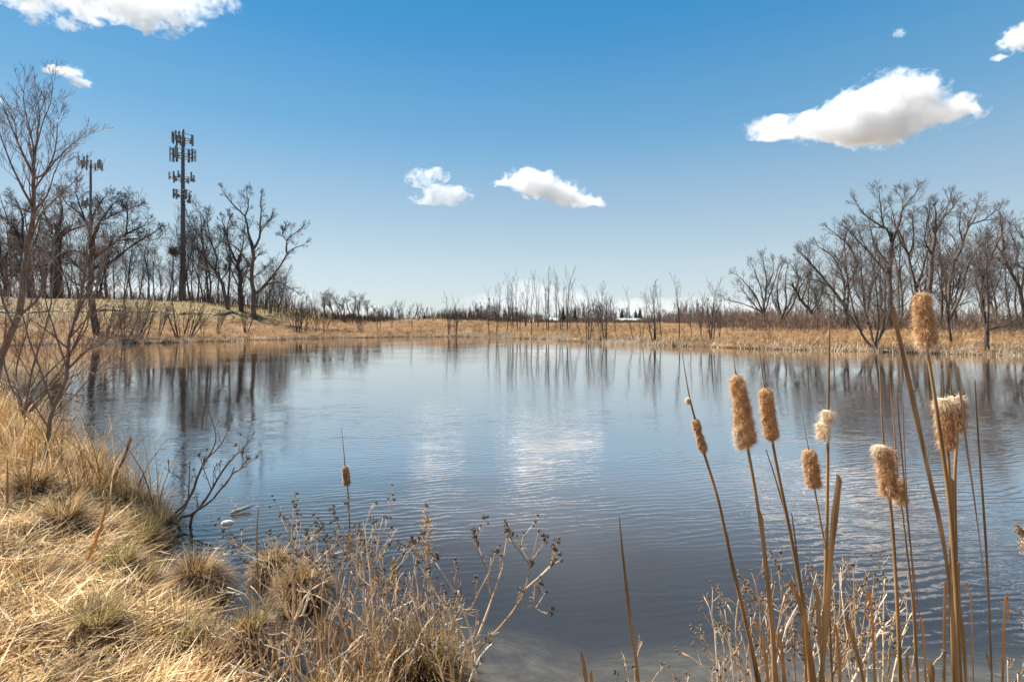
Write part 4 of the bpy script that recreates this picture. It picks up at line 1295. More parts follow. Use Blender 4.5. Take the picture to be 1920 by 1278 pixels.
# ------------------------------------------------------------------ masts
def mast(px, Y, top, label, w0, w1, rings, dish=None, seed=1):
    rng = random.Random(seed)
    x, y, z = on_ground(px, Y)
    k = Y / F
    zt = H + (HZ - top) * k - z
    root = thing('cell_tower', label, 'cell tower', (x, y, z), 'monopole phone masts behind the hill wood')
    n = 8
    MB().tubes([([(0, 0, -0.3 + (zt + 0.3) * i / n) for i in range(n + 1)], [(w0 + (w1 - w0) * i / n) * k / 2 for i in range(n + 1)])], 18).build('pole', METAL, root, True)
    st = MB()
    for i in range(int(zt / 0.45)):
        if i * 0.45 < 4:
            continue
        r = (w0 + (w1 - w0) * (i * 0.45) / zt) * k / 2
        s_ = 1 if i % 2 else -1
        st.box((s_ * (r + 0.1), 0, i * 0.45), (0.2, 0.04, 0.04))
    st.build('climbing_pegs', METAL, root, kind='stuff')
    # cable run up the pole
    MB().tubes([([(w0 * k / 2 * 0.7, -w0 * k / 2 * 0.9, 0.5), (w1 * k / 2, -w1 * k / 2, zt * 0.97)], [0.07, 0.06])], 6).build('cable_run', METAL, root)
    for (yp, half, ah, na, aw, rot, arms) in rings:
        pz = H + (HZ - yp) * k - z
        Rr = half * k
        pl = MB()
        corners = []
        for c in range(3):
            a = rot + c * 2.0944
            for s_ in (-1, 1):
                corners.append((Rr * math.cos(a + s_ * 0.62), Rr * math.sin(a + s_ * 0.62)))
            pl.tubes([([(0, 0, pz), (Rr * 0.8 * math.cos(a) * 0.5, Rr * 0.8 * math.sin(a) * 0.5, pz), (Rr * 0.82 * math.cos(a), Rr * 0.82 * math.sin(a), pz)], [0.11, 0.1, 0.09])], 6)
            pl.tubes([([(0, 0, pz - 0.9), (Rr * 0.4 * math.cos(a), Rr * 0.4 * math.sin(a), pz - 0.45), (Rr * 0.8 * math.cos(a), Rr * 0.8 * math.sin(a), pz - 0.05)], [0.06, 0.06, 0.06])], 5)
        for c in range(6):
            p, q = corners[c], corners[(c + 1) % 6]
            for dz in ((0, 0.9) if arms else (0,)):
                pl.tubes([([(p[0], p[1], pz + dz), (q[0], q[1], pz + dz)], [0.06, 0.06])], 5)
        part = pl.build('antenna_platform', METAL, root)
        for c in range(3):
            p, q = corners[2 * c], corners[2 * c + 1]
            for j in range(na):
                u = (j + 0.15) / max(na - 0.7, 1)
                ax, ay = p[0] + (q[0] - p[0]) * u, p[1] + (q[1] - p[1]) * u
                hh = ah * k * rng.uniform(0.75, 1.1)
                if rng.random() < 0.12:
                    continue
                a = math.atan2(ay, ax)
                zc = pz + hh * rng.uniform(-0.05, 0.28)
                o1 = Rr * 0.03 + 0.12
                b = MB()
                b.box((ax + math.cos(a) * o1, ay + math.sin(a) * o1, zc), (0.16, aw * k, hh), a)
                b.build('panel_antenna', ANT, part)
                MB().tubes([([(ax, ay, zc - hh * 0.55), (ax, ay, zc + hh * 0.55)], [0.05, 0.05])], 5).build('mount_pipe', METAL, part)
                if rng.random() < 0.6:
                    MB().box((ax * 0.86, ay * 0.86, zc - 0.2), (0.25, 0.35, 0.6), a).build('radio_unit', ANT, part)
    if dish:
        dx, dz = dish[0] * k, H + (HZ - dish[1]) * k - z
        b = MB()
        b.tubes([([(0, 0, dz), (dx, 0, dz)], [0.05, 0.05])], 5)
        b.tubes([([(dx, -0.25, dz), (dx, 0, dz), (dx, 0.12, dz)], [0.40, 0.40, 0.2])], 14)
        b.build('dish_antenna', ANT, root)
        MB().tubes([([(-dx, 0, dz), (dx * 0.3, 0, dz)], [0.05, 0.05])], 5).build('bracket', METAL, root)


mast(343, 101, 243, 'tall steel phone mast with three tiers of panel antennas above the hill wood', 10.5, 4.8,
     [(263, 17, 19, 4, 2.9, 0.5, 1), (292, 19.5, 25, 3, 3.8, 1.1, 1), (335, 21, 14, 3, 2.2, 0.2, 0), (367, 15, 18, 2, 3.4, 0.9, 1)], (12, 378), 3)
mast(170, 128, 300, 'shorter phone mast with one crown of antennas behind the waterside oak', 5.4, 3.6,
     [(309, 17, 18, 4, 2.6, 0.35, 0), (383, 13, 16, 3, 3.2, 0.8, 0)], None, 8)


# ------------------------------------------------------------------ path on the hill
PATH = []


def path_strip():
    v = []
    pts = []
    for px, py in [(-140, 583), (-60, 583), (60, 584), (140, 584), (210, 584.5), (260, 585.5), (310, 586.5), (360, 587.5), (410, 588.5), (462, 590)]:
        x, y, z = ground_hit(px, py, 36)
        pts.append((x, y))
    # even out
    P_ = np.array(pts)
    xs = np.linspace(P_[0, 0], P_[-1, 0], 160)
    co = np.polyfit(P_[:, 0], P_[:, 1], 2)
    ys = np.polyval(co, xs)
    PATH.append(co)
    for w in (-0.4, 0.4):
        v.append(np.stack([xs, ys + w, zg(xs, ys) + 0.12], 1))
    n = len(xs)
    i = np.arange(n - 1)
    q = np.stack([i, i + 1, i + n + 1, i + n], 1)
    b = MB()
    b.add(np.concatenate(v), q)
    o = b.build('path', PATHM)
    o['kind'] = 'structure'
    o['label'] = 'pale footpath crossing the mown hillside'


path_strip()


# ------------------------------------------------------------------ grass of the far and right banks
def scatter_far(n, x0, x1, y0, y1, dmin, dmax, seed, power=1.0):
    rng = np.random.default_rng(seed)
    x = rng.uniform(x0, x1, n)
    y = rng.uniform(y0, y1, n)
    d = pond_dist(x, y)
    k = (d > dmin) & (d < dmax) & (rng.random(n) < np.exp(-np.clip(d, 0, 99) / (dmax * power)))
    return x[k], y[k], d[k], rng


def far_grass():
    x, y, d, rng = scatter_far(420000, -62, 66, 22, 84, 0.15, 26, 1, 0.55)
    # clumped: keep more where a coarse noise is high
    cl = bumps(x, y, 0.9, 5.0) + 0.6 * bumps(x, y, 2.2, 8.0)
    k = rng.random(len(x)) < np.clip(0.5 + 0.5 * cl, 0.12, 1)
    k &= (np.abs(np.arctan2(x, y)) < math.radians(50))
    x, y, d, cl = x[k], y[k], d[k], cl[k]
    z = zg(x, y)
    k = z < 2.2
    x, y, z, cl = x[k], y[k], z[k], cl[k]
    n = len(x)
    wind = 0.4 + 0.8 * bumps(x, y, 0.35, 9.0)
    b = MB()
    b.blades(np.stack([x, y, z - 0.02], 1), wind + rng.normal(0, 1.0, n), rng.uniform(0.15, 0.9, n), rng.uniform(0.2, 0.42, n) * (1 + 0.5 * np.clip(cl, -0.5, 1)),
             rng.uniform(0.016, 0.036, n), rng.uniform(0.3, 1.4, n), 2, rng.uniform(0, 6.28, n))
    o = b.build('grass', FARG)
    o['kind'] = 'stuff'
    o['label'] = 'tawny matted grass covering the far and right banks'
    rng = np.random.default_rng(77)
    m = 9000
    tx, ty = rng.uniform(-45, 62, m), rng.uniform(24, 80, m)
    td = pond_dist(tx, ty)
    k = (td > 0.2) & (td < 24) & (rng.random(m) < np.exp(-td / 9)) & (np.abs(np.arctan2(tx, ty)) < math.radians(50)) & (zg(tx, ty) < 2.0)
    tx, ty = tx[k][:2600], ty[k][:2600]
    per = 26
    sz = np.repeat(rng.uniform(0.25, 0.95, len(tx)) * (0.6 + 0.5 * rng.random(len(tx)) ** 3), per)
    X = np.repeat(tx, per) + rng.normal(0, 0.16, len(tx) * per)
    Y = np.repeat(ty, per) + rng.normal(0, 0.16, len(tx) * per)
    n = len(X)
    b = MB()
    b.blades(np.stack([X, Y, zg(X, Y) - 0.03], 1), rng.uniform(0, 6.28, n), rng.uniform(0.05, 0.7, n), sz * rng.uniform(0.6, 1.2, n), rng.uniform(0.016, 0.034, n), rng.uniform(0.5, 2.0, n), 3, rng.uniform(0, 6.28, n))
    o = b.build('grass', FARTUFT)
    o['kind'] = 'stuff'
    o['label'] = 'rusty tufts of taller grass on the far bank'
    # pale broken reeds along the waterline
    x, y, d, rng = scatter_far(900000, -45, 42, 22, 62, -0.3, 1.6, 2, 0.8)
    right = x > -8
    k = (rng.random(len(x)) < np.where(right, 1.0, 0.25)) & (np.abs(np.arctan2(x, y)) < math.radians(50))
    cl = bumps(x, y, 1.3, 3.0) + 0.5 * bumps(x, y, 3.4, 3.0)
    k &= rng.random(len(x)) < np.clip(0.55 + 0.55 * cl, 0.1, 1)
    x, y, d = x[k], y[k], d[k]
    n = len(x)
    z = np.maximum(zg(x, y), -0.06)
    b = MB()
    b.blades(np.stack([x, y, z - 0.02], 1), rng.uniform(0, 6.28, n), rng.uniform(0.0, 1.15, n), rng.uniform(0.18, 0.65, n), rng.uniform(0.014, 0.036, n), rng.uniform(-0.2, 0.9, n), 2, rng.uniform(0, 6.28, n))
    o = b.build('reeds', FARREED)
    o['kind'] = 'stuff'
    o['label'] = 'pale broken reeds lining the far waterline'
    # short turf on the hill
    rng = np.random.default_rng(12)
    n = 60000
    x = rng.uniform(-82, -16, n)
    y = rng.uniform(40, 84, n)
    z = zg(x, y)
    k = (z > 1.5) & (np.abs(np.arctan2(x, y)) < math.radians(50)) & ~((np.abs(y + 0.5 - np.polyval(PATH[0], x)) < 1.3) & (x < -28))
    x, y, z = x[k], y[k], z[k]
    n = len(x)
    b = MB()
    b.blades(np.stack([x, y, z - 0.02], 1), rng.uniform(0, 6.28, n), rng.uniform(0, 0.8, n), rng.uniform(0.08, 0.2, n), rng.uniform(0.02, 0.04, n), 0.6, 1, rng.uniform(0, 6.28, n))
    o = b.build('turf', HILLG)
    o['kind'] = 'stuff'
    o['label'] = 'short olive brown turf on the hillside'


far_grass()


# ------------------------------------------------------------------ the near bank: thatch, upright grass
def near_points(n, seed, x0=-11, x1=3.2, y0=-1.5, y1=11.5, dmin=0.02, p=1.35):
    rng = np.random.default_rng(seed)
    out = []
    tot = 0
    while tot < n:
        m = n * 6
        x = rng.uniform(x0, x1, m)
        y = rng.uniform(y0, y1, m)
        r = np.hypot(x, y)
        k = rng.random(m) < np.clip((2.6 / np.maximum(r, 2.2)) ** p, 0, 1)
        k &= ~((r < 1.1))
        # what the frame can see, plus a margin
        k &= (np.abs(np.arctan2(x, np.maximum(y, 0.01))) < math.radians(60)) & (y > 1.2)
        x, y = x[k], y[k]
        d = pond_dist(x, y)
        k = d > dmin
        out.append(np.stack([x[k], y[k], d[k]], 1))
        tot += int(k.sum())
    a = np.concatenate(out)[:n]
    return a[:, 0], a[:, 1], a[:, 2], rng


def near_grass():
    # flattened thatch, laid in swirling directions
    x, y, d, rng = near_points(100000, 3)
    k = rng.random(len(x)) < np.clip(0.6 + 0.75 * bumps(x, y, 2.6, 11.0) + 0.5 * bumps(x, y, 7.0, 3.0), 0.08, 1)
    x, y, d = x[k], y[k], d[k]
    z = zg(x, y)
    n = len(x)
    flow = 2.4 * bumps(x, y, 1.4, 7.0) + 1.5 * bumps(x, y, 3.4, 2.0)
    b = MB()
    b.blades(np.stack([x, y, z + rng.uniform(0.0, 0.05, n)], 1), flow + rng.normal(0, 1.1, n) + math.pi * (rng.random(n) < 0.4), rng.uniform(1.05, 1.62, n), rng.uniform(0.10, 0.36, n),
             0.0025 + 0.010 * rng.random(n) ** 2.5, rng.uniform(-0.15, 0.45, n), 2, None)
    o = b.build('thatch', STRAW)
    o['kind'] = 'stuff'
    o['label'] = 'matted dead straw lying over the near bank'
    # shaggy clumps that stand up a little
    rng = np.random.default_rng(21)
    cx, cy, cd, _ = near_points(520, 5, p=1.0, dmin=0.0)
    per = 70
    X = np.repeat(cx, per) + rng.normal(0, 0.05, len(cx) * per)
    Y = np.repeat(cy, per) + rng.normal(0, 0.05, len(cx) * per)
    n = len(X)
    Z = zg(X, Y)
    hd = np.arctan2(Y - np.repeat(cy, per), X - np.repeat(cx, per)) + rng.normal(0, 0.9, n)
    size = np.repeat(rng.uniform(0.08, 0.25, len(cx)), per)
    green = np.repeat(rng.random(len(cx)) < 0.45, per)
    for flag, mt, nm, lb in ((False, STRAW_O, 'grass', 'tawny grass clumps rising from the near bank'), (True, STRAW_G, 'grass', 'grass clumps with a green tinge on the near bank')):
        k = green == flag
        m = int(k.sum())
        b = MB()
        b.blades(np.stack([X[k], Y[k], np.maximum(Z[k], -0.02) - 0.01], 1), hd[k], rng.uniform(0.1, 0.9, m), size[k] * rng.uniform(0.6, 1.3, m), rng.uniform(0.002, 0.005, m), rng.uniform(0.7, 1.9, m), 3,
                 rng.uniform(0, 6.28, m))
        o = b.build(nm, mt)
        o['kind'] = 'stuff'
        o['label'] = lb
    # tall standing grass at the left, towards the saplings
    rng = np.random.default_rng(22)
    m = 60000
    x = rng.uniform(-10.5, -3.2, m)
    y = rng.uniform(4.9, 11.0, m)
    d = pond_dist(x, y)
    cl = bumps(x, y, 2.7, 6.0)
    k = (d > 0.02) & (x / y > -1.25) & (rng.random(m) < np.clip(0.25 + 0.5 * cl, 0.03, 0.8))
    x, y, d, cl = x[k][:15000], y[k][:15000], d[k][:15000], cl[k][:15000]
    n = len(x)
    z = zg(x, y)
    b = MB()
    b.blades(np.stack([x, y, z - 0.02], 1), rng.normal(0.4, 1.3, n), rng.uniform(0.0, 0.5, n), rng.uniform(0.25, 0.62, n) * (1 + 0.3 * np.clip(cl, 0, 1)), rng.uniform(0.003, 0.0065, n), rng.uniform(0.1, 1.3, n), 4, rng.uniform(0, 6.28, n))
    o = b.build('tall_grass', STRAW_O)
    o['kind'] = 'stuff'
    o['label'] = 'tall tawny standing grass around the feet of the left saplings'
    n = 620
    rng = np.random.default_rng(23)
    k = rng.integers(0, len(x), n)
    b = MB()
    b.blades(np.stack([x[k], y[k], z[k] - 0.02], 1), rng.uniform(0, 6.28, n), rng.uniform(0.0, 0.35, n), rng.uniform(0.6, 1.05, n), rng.uniform(0.006, 0.012, n), rng.uniform(0.1, 1.6, n), 6, rng.uniform(0, 6.28, n))
    o = b.build('reed_leaves', STRAW)
    o['kind'] = 'stuff'
    o['label'] = 'long pale reed leaves sticking out of the tall grass'


near_grass()


# ------------------------------------------------------------------ tussocks
def tussock(px, py, wpx, label, seed, hgt=0.9, green=False, n=2400, bank=False):
    rng = np.random.default_rng(seed)
    Y = (H - 0.0) * F / (py - HZ)
    x = (px - 960) / F * Y
    z0 = 0.0
    if bank:
        x, Y, z0 = ground_hit(px, py, 1.5, 20)
    r = wpx / 2 / F * Y
    root = thing('grass_tussock', label, 'tussock', (x, Y, z0), 'sedge tussocks at the near waterline')
    b = MB()
    nu, nv = 18, 8
    v = []
    for i in range(nv + 1):
        th = i / nv * math.pi / 2
        for j in range(nu):
            a = j / nu * 2 * math.pi
            rr = r * 0.64 * math.cos(th) * (1 + 0.14 * math.sin(3 * a + seed) + 0.08 * rng.normal())
            v.append((rr * math.cos(a), rr * math.sin(a), -0.25 + (0.25 + r * hgt * 0.55) * math.sin(th)))
    q = [[i * nu + j, i * nu + (j + 1) % nu, (i + 1) * nu + (j + 1) % nu, (i + 1) * nu + j] for i in range(nv) for j in range(nu)]
    b.add(v, q)
    b.build('mound', EARTH, root, True)
    a = rng.uniform(0, 6.283, n)
    t = rng.random(n) ** 0.7
    rr = r * 0.62 * t
    zb = r * hgt * 0.53 * np.sqrt(np.clip(1 - t * t, 0, 1)) - 0.01
    b = MB()
    b.blades(np.stack([rr * np.cos(a), rr * np.sin(a), zb], 1), a + rng.normal(0, 0.45, n), 0.2 + 1.0 * t + rng.normal(0, 0.2, n), r * rng.uniform(0.35, 0.8, n), rng.uniform(0.0022, 0.0055, n),
             rng.uniform(0.8, 2.2, n), 5, rng.uniform(0, 6.28, n))
    o = b.build('blades', SEDGE, root)
    o['kind'] = 'stuff'
    k = 260
    a = rng.uniform(0, 6.283, k)
    b = MB()
    b.blades(np.stack([r * 0.25 * np.cos(a), r * 0.25 * np.sin(a), np.full(k, r * hgt * 0.45)], 1), a + rng.normal(0, 0.6, k), rng.uniform(0, 0.7, k), r * rng.uniform(0.5, 1.15, k), rng.uniform(0.0022, 0.0045, k),
             rng.uniform(0.1, 1.2, k), 4, rng.uniform(0, 6.28, k))
    o = b.build('young_blades', STRAW_G if green else STRAW, root)
    o['kind'] = 'stuff'
    return root


tussock(368, 1112, 135, 'round grass tussock in the water just right of the near bank', 1, 1.0)
tussock(510, 1078, 90, 'smaller tussock in the water left of the wide one, below the driftwood', 2, 1.1)
tussock(565, 1120, 125, 'wide tussock in the water behind the seed-headed stems', 3, 0.95)
tussock(470, 1210, 115, 'tussock with green shoots at the water edge, nearest of the group', 4, 1.0, True)
tussock(262, 1030, 110, 'tussock on the tip of the near bank beside the leaning shrub', 5, 0.6, True)
tussock(232, 965, 150, 'broad low tussock at the point of the near bank', 6, 0.5)
tussock(790, 1300, 210, 'large tussock under the dead stems at the bottom of the frame', 7, 0.9, True)
tussock(255, 1120, 130, 'tussock on the near bank left of the round one', 8, 0.6, True)
for _i, (_px, _py, _w, _h, _g, _lb) in enumerate([(300, 995, 90, 0.6, False, 'rusty tussock at the outer edge of the bank, next to the leaning shrub foot'),
                                                (120, 985, 130, 0.5, False, 'shaggy golden tussock below the foot of the slim young tree'),
                                                (225, 1075, 120, 0.55, True, 'faintly green tussock in the middle of the near bank'),
                                                (55, 1110, 150, 0.45, False, 'flattened tussock at the left edge of the near bank'),
                                                (185, 1190, 140, 0.45, True, 'flattened tussock low in the middle of the near bank'),
                                                (60, 925, 120, 0.6, False, 'tall orange tussock at the left edge under the saplings'),
                                                (410, 1262, 130, 0.6, False, 'brown tussock at the lower end of the bank beside the water')]):
    tussock(_px, _py, _w, _lb, 50 + _i, _h, _g, 900, True)
tussock(330, 1235, 190, 'straw coloured tussock at the bottom edge of the near bank', 9, 0.55, True)

# ------------------------------------------------------------------ near saplings on the left
YOUNG = Cfg(kids=(7, 6, 3), ratio=(0.8, 0.55, 0.45), ang=(30, 30, 28), wander=0.09, up=0.08, rmin=0.0016, segs=(8, 6, 4, 2), taper=0.85, kidr=0.42)
drawn_tree('young_bare_tree', 'tall young bare tree rising at the left edge above all others', 'tree', [
    L(Z8, [(-50, 1620), (-20, 1400), (30, 1278), (85, 1130), (110, 1000), (130, 830)], 15, 9),
    L(Z8, [(130, 830), (155, 650), (163, 480), (165, 400)], 10, 5),
    L(Z8, [(165, 400), (180, 250), (187, 170), (180, 80)], 4.4, 1.0),
    L(Z8, [(150, 620), (90, 480), (30, 340), (0, 250)], 5, 1.4),
    L(Z8, [(162, 480), (100, 330), (50, 210), (0, 90)], 4.4, 1.2),
    L(Z8, [(165, 440), (120, 380), (85, 290), (70, 200)], 3.6, 1.1),
    L(Z8, [(168, 400), (150, 260), (120, 150), (110, 60)], 3.2, 1),
    L(Z8, [(165, 470), (220, 440), (262, 340), (278, 190)], 4, 1.1),
    L(Z8, [(165, 520), (240, 420), (300, 350), (380, 280)], 3.6, 1),
    L(Z8, [(150, 650), (220, 560), (260, 450), (290, 380)], 3.6, 1),
    L(Z8, [(133, 820), (200, 640), (290, 550), (380, 460)], 4.4, 1.1),
    L(Z8, [(125, 860), (50, 700), (0, 560)], 4.4, 1.2),
    L(Z8, [(172, 340), (200, 220), (240, 120), (250, 30)], 2.6, 1),
    L(Z8, [(85, 1130), (170, 1060), (210, 960), (200, 760)], 6.5, 2),
    L(Z8, [(190, 1000), (250, 860), (262, 720)], 4, 1.3),
    L(Z8, [(60, 1190), (10, 1050), (-20, 900)], 6, 2),
    L(Z8, [(110, 1000), (60, 900), (30, 700)], 5, 1.4),
], 7.0, YOUNG, 61, 'young bare trees on the near left bank', bark=BARK_R, twig=TWIG_R, Lref=0.66, kids=(5, 9), spread=0.35, start=(0.35, 0.15))
Z1 = lambda x, y: (x / 4.267, 520 + y / 4.267)
drawn_tree('young_bare_tree', 'slim young bare tree rooted in the tall grass of the near left bank', 'tree', [
    ([(86, 897), (88, 823), (101, 765), (127, 695), (128, 642), (141, 600)], 9, 5),
    ([(141, 600), (152, 560), (160, 510), (163, 450)], 6, 2),
    ([(104, 757), (75, 690), (55, 640), (35, 560)], 4, 1.3),
    ([(127, 700), (160, 660), (200, 640), (214, 620)], 3.4, 1.2),
    ([(127, 690), (100, 610), (85, 560), (75, 480)], 3.6, 1.2),
    ([(130, 640), (170, 590), (205, 570), (222, 590)], 3.2, 1.1),
    ([(141, 600), (180, 520), (215, 470), (235, 430)], 3.6, 1.1),
    ([(150, 560), (130, 480), (120, 420)], 3, 1.1),
    ([(96, 780), (150, 730), (185, 690), (215, 660)], 3.2, 1.1),
    ([(90, 800), (50, 740), (20, 720)], 3, 1.1),
    ([(128, 650), (60, 600), (0, 590)], 3, 1.1),
    ([(135, 620), (190, 640), (240, 610)], 2.6, 1),
], 5.5, YOUNG, 62, 'young bare trees on the near left bank', bark=BARK_R, twig=TWIG_R, Lref=0.7, kids=(6, 10), spread=0.4, start=(0.4, 0.1))
drawn_tree('young_bare_tree', 'reddish thicket of crossing bare stems between the two young left trees', 'shrub', [
    ([(40, 800), (70, 720), (150, 640), (172, 560), (176, 480)], 4.5, 1.4),
    ([(60, 760), (110, 700), (160, 600), (190, 500), (200, 430)], 4, 1.2),
    ([(50, 780), (60, 690), (90, 600), (100, 520), (102, 440)], 5, 1.5),
    ([(45, 790), (30, 700), (50, 620), (60, 540)], 4, 1.2),
    ([(45, 790), (120, 700), (200, 620), (236, 560)], 4, 1.2),
    ([(45, 790), (10, 690), (10, 600), (20, 520)], 4, 1.2),
    ([(80, 740), (150, 700), (190, 700), (222, 690)], 3, 1),
    ([(45, 790), (100, 740), (160, 740), (200, 720)], 3, 1),
], 7.8, YOUNG, 63, 'young bare trees on the near left bank', bark=BARK_R, twig=TWIG_R, Lref=0.9, kids=(9, 9), spread=0.4, start=(0.2, 0.1))

# ------------------------------------------------------------------ shrub standing in the water, driftwood
WSH = Cfg(kids=(6, 3), ratio=(0.8, 0.5), ang=(34, 36), wander=0.14, up=0.06, rmin=0.0022, segs=(8, 5, 4), taper=0.75, kidr=0.5)
t = drawn_tree('waterside_shrub', 'dark bare shrub leaning right out of the shallow water', 'shrub', [
    L(ZW, [(60, 1130), (150, 1010), (240, 910), (330, 720), (400, 560)], 6.5, 4),
    L(ZW, [(190, 1125), (290, 1030), (370, 950), (500, 740), (620, 560)], 5.5, 3.4),
    L(ZW, [(240, 1110), (430, 930), (560, 780), (650, 660)], 5, 3),
    L(ZW, [(90, 1135), (230, 960), (262, 800), (270, 600)], 4.5, 1.6),
    L(ZW, [(400, 560), (470, 450), (505, 340), (480, 230), (455, 130)], 3.4, 1.3),
    L(ZW, [(430, 510), (540, 410), (600, 300), (640, 180)], 2.8, 1.1),
    L(ZW, [(620, 560), (700, 480), (760, 430), (825, 330)], 3, 1.1),
    L(ZW, [(650, 660), (720, 620), (750, 560), (740, 470)], 2.6, 1.1),
    L(ZW, [(650, 660), (750, 600), (870, 500)], 2.6, 1.1),
    L(ZW, [(250, 770), (170, 700), (90, 640), (75, 580)], 2, 1),
    L(ZW, [(465, 780), (400, 640), (370, 540)], 2, 1),
    L(ZW, [(500, 730), (480, 640), (520, 580)], 2, 1),
    L(ZW, [(330, 1120), (340, 980), (330, 870)], 3, 1.5),
], 5.0, WSH, 71, bark=BARK_R, twig=TWIG_R, Lref=0.13, kids=(3, 5), trunk_limbs=4, spread=0.4, start=(0.6, 0.2), sink=0.1, sides=6)
rng = random.Random(8)
b = MB()
for sx, sy in [(455, 130), (640, 180), (720, 300), (230, 570), (350, 480), (740, 460), (660, 500), (870, 500), (680, 400), (300, 620), (800, 520), (420, 440)]:
    px, py = ZW(sx, sy)
    x, y, z = P(px, py, 5.0 + rng.uniform(-0.1, 0.1))
    for k in range(5):
        a = rng.uniform(0, 6.28)
        r = rng.uniform(0.012, 0.028)
        b.add([(x, y, z), (x + r * math.cos(a), y + r * math.sin(a), z + rng.uniform(-0.02, 0.01)), (x + r * 0.6 * math.cos(a + 1), y + r * 0.6 * math.sin(a + 1), z + rng.uniform(-0.02, 0.03)),
               (x + r * 0.3, y, z - 0.02)], [[0, 1, 2, 3]])
lv = b.build('withered_leaves', DEADLEAF, t, False, tuple(t.location))
lv['kind'] = 'stuff'

dx, dy, _ = P(425, 975, 2.0 * F / (975 - HZ))
drift = thing('driftwood', 'weathered piece of driftwood floating with one bleached end', 'driftwood', (0, 0, 0))
dY = 5.25
pp = [P(424, 979, 5.1), P(432, 971, dY), P(441, 964, dY), P(452, 964, dY + 0.05), P(464, 962, dY + 0.1), P(475, 960, dY + 0.12)]
pp = [(p[0], p[1], z) for p, z in zip(pp, (0.0, 0.012, 0.03, 0.03, 0.035, 0.045))]
drift.location = pp[2]
MB().tubes([(pp[1:], [0.008, 0.026, 0.018, 0.020, 0.004])], 9).build('branch', DRIFT, drift, True, pp[2])
q0 = P(423, 981, 5.0)
MB().tubes([([(q0[0] - 0.05, q0[1], -0.01), (q0[0] - 0.02, q0[1], 0.012), (q0[0] + 0.03, q0[1] + 0.01, 0.014), (q0[0] + 0.07, q0[1] + 0.05, -0.005)], [0.006, 0.020, 0.024, 0.006])], 9).build('bleached_end', PALE, drift, True, pp[2])
MB().tubes([([(pp[2][0], pp[2][1], 0.03), (pp[2][0] - 0.005, pp[2][1], 0.075)], [0.006, 0.003])], 5).build('twig_stub', BARK_D, drift, False, pp[2])

# sunken dark twigs and floating litter
rng = random.Random(12)
tw = []
for k in range(16):
    px, py = rng.uniform(330, 470), rng.uniform(985, 1080)
    Y = 2.0 * F / (py - HZ)
    x = (px - 960) / F * Y
    a = rng.uniform(-1.1, 0.3)
    l = rng.uniform(0.1, 0.5)
    tw.append(([(x, Y, 0.0), (x + math.cos(a) * l * 0.5, Y + math.sin(a) * l * 0.5, rng.uniform(0.0, 0.012)), (x + math.cos(a) * l, Y + math.sin(a) * l, -0.004)], [0.003, rng.uniform(0.004, 0.007), 0.002]))
o = MB().tubes(tw, 4).build('floating_twigs', WETWOOD)
o['kind'] = 'stuff'
o['label'] = 'wet black twigs floating by the tussocks'
b = MB()
lt = np.random.default_rng(4)
nl = 360
pxs = np.concatenate([lt.uniform(255, 480, 200), lt.uniform(440, 900, 160)])
pys = np.concatenate([lt.uniform(930, 1110, 200), lt.uniform(1120, 1275, 160)])
Ys = 2.0 * F / (pys - HZ)
xs = (pxs - 960) / F * Ys
k = pond_dist(xs, Ys) < 0
xs, Ys = xs[k], Ys[k]
b.blades(np.stack([xs, Ys, np.full(len(xs), 0.003)], 1), lt.uniform(0, 6.28, len(xs)), math.pi / 2, lt.uniform(0.02, 0.13, len(xs)), lt.uniform(0.002, 0.006, len(xs)), 0.0, 2, None)
o = b.build('floating_litter', STRAW_O)
o['kind'] = 'stuff'
o['label'] = 'bits of straw floating on the shallow water by the near bank'


# ------------------------------------------------------------------ dead wildflowers with seed heads
def head_mesh(seed):
    rng = np.random.default_rng(seed)
    b = MB()
    nu, nv = 9, 5
    v = []
    for i in range(nv + 1):
        th = -math.pi / 2 + math.pi * i / nv
        for j in range(nu):
            a = 2 * math.pi * j / nu
            k = 1 + rng.uniform(-0.13, 0.13)
            v.append((math.cos(th) * math.cos(a) * k, math.cos(th) * math.sin(a) * k, math.sin(th) * 0.85 * k))
    q = [[i * nu + j, i * nu + (j + 1) % nu, (i + 1) * nu + (j + 1) % nu, (i + 1) * nu + j] for i in range(nv) for j in range(nu)]
    b.add(v, q)
    # bracts around the foot
    n = 7
    a = np.arange(n) / n * 6.283
    b.blades(np.stack([0.6 * np.cos(a), 0.6 * np.sin(a), np.full(n, -0.7)], 1), a, 0.9, 1.1, 0.45, -0.3, 2, None)
    # bristles on top
    n = 26
    d = rng.normal(size=(n, 3))
    d[:, 2] = np.abs(d[:, 2])
    d /= np.linalg.norm(d, axis=1, keepdims=True)
    b.tubes([([tuple(c * 0.9), tuple(c * 1.18), tuple(c * 1.42)], [0.1, 0.07, 0.02]) for c in d], 3)
    me = mesh_from('seed_head', np.concatenate(b.v), np.concatenate(b.q), np.concatenate(b.t) if b.t else None)
    me.materials.append(SEED)
    return me


HEADS = [head_mesh(i) for i in range(3)]


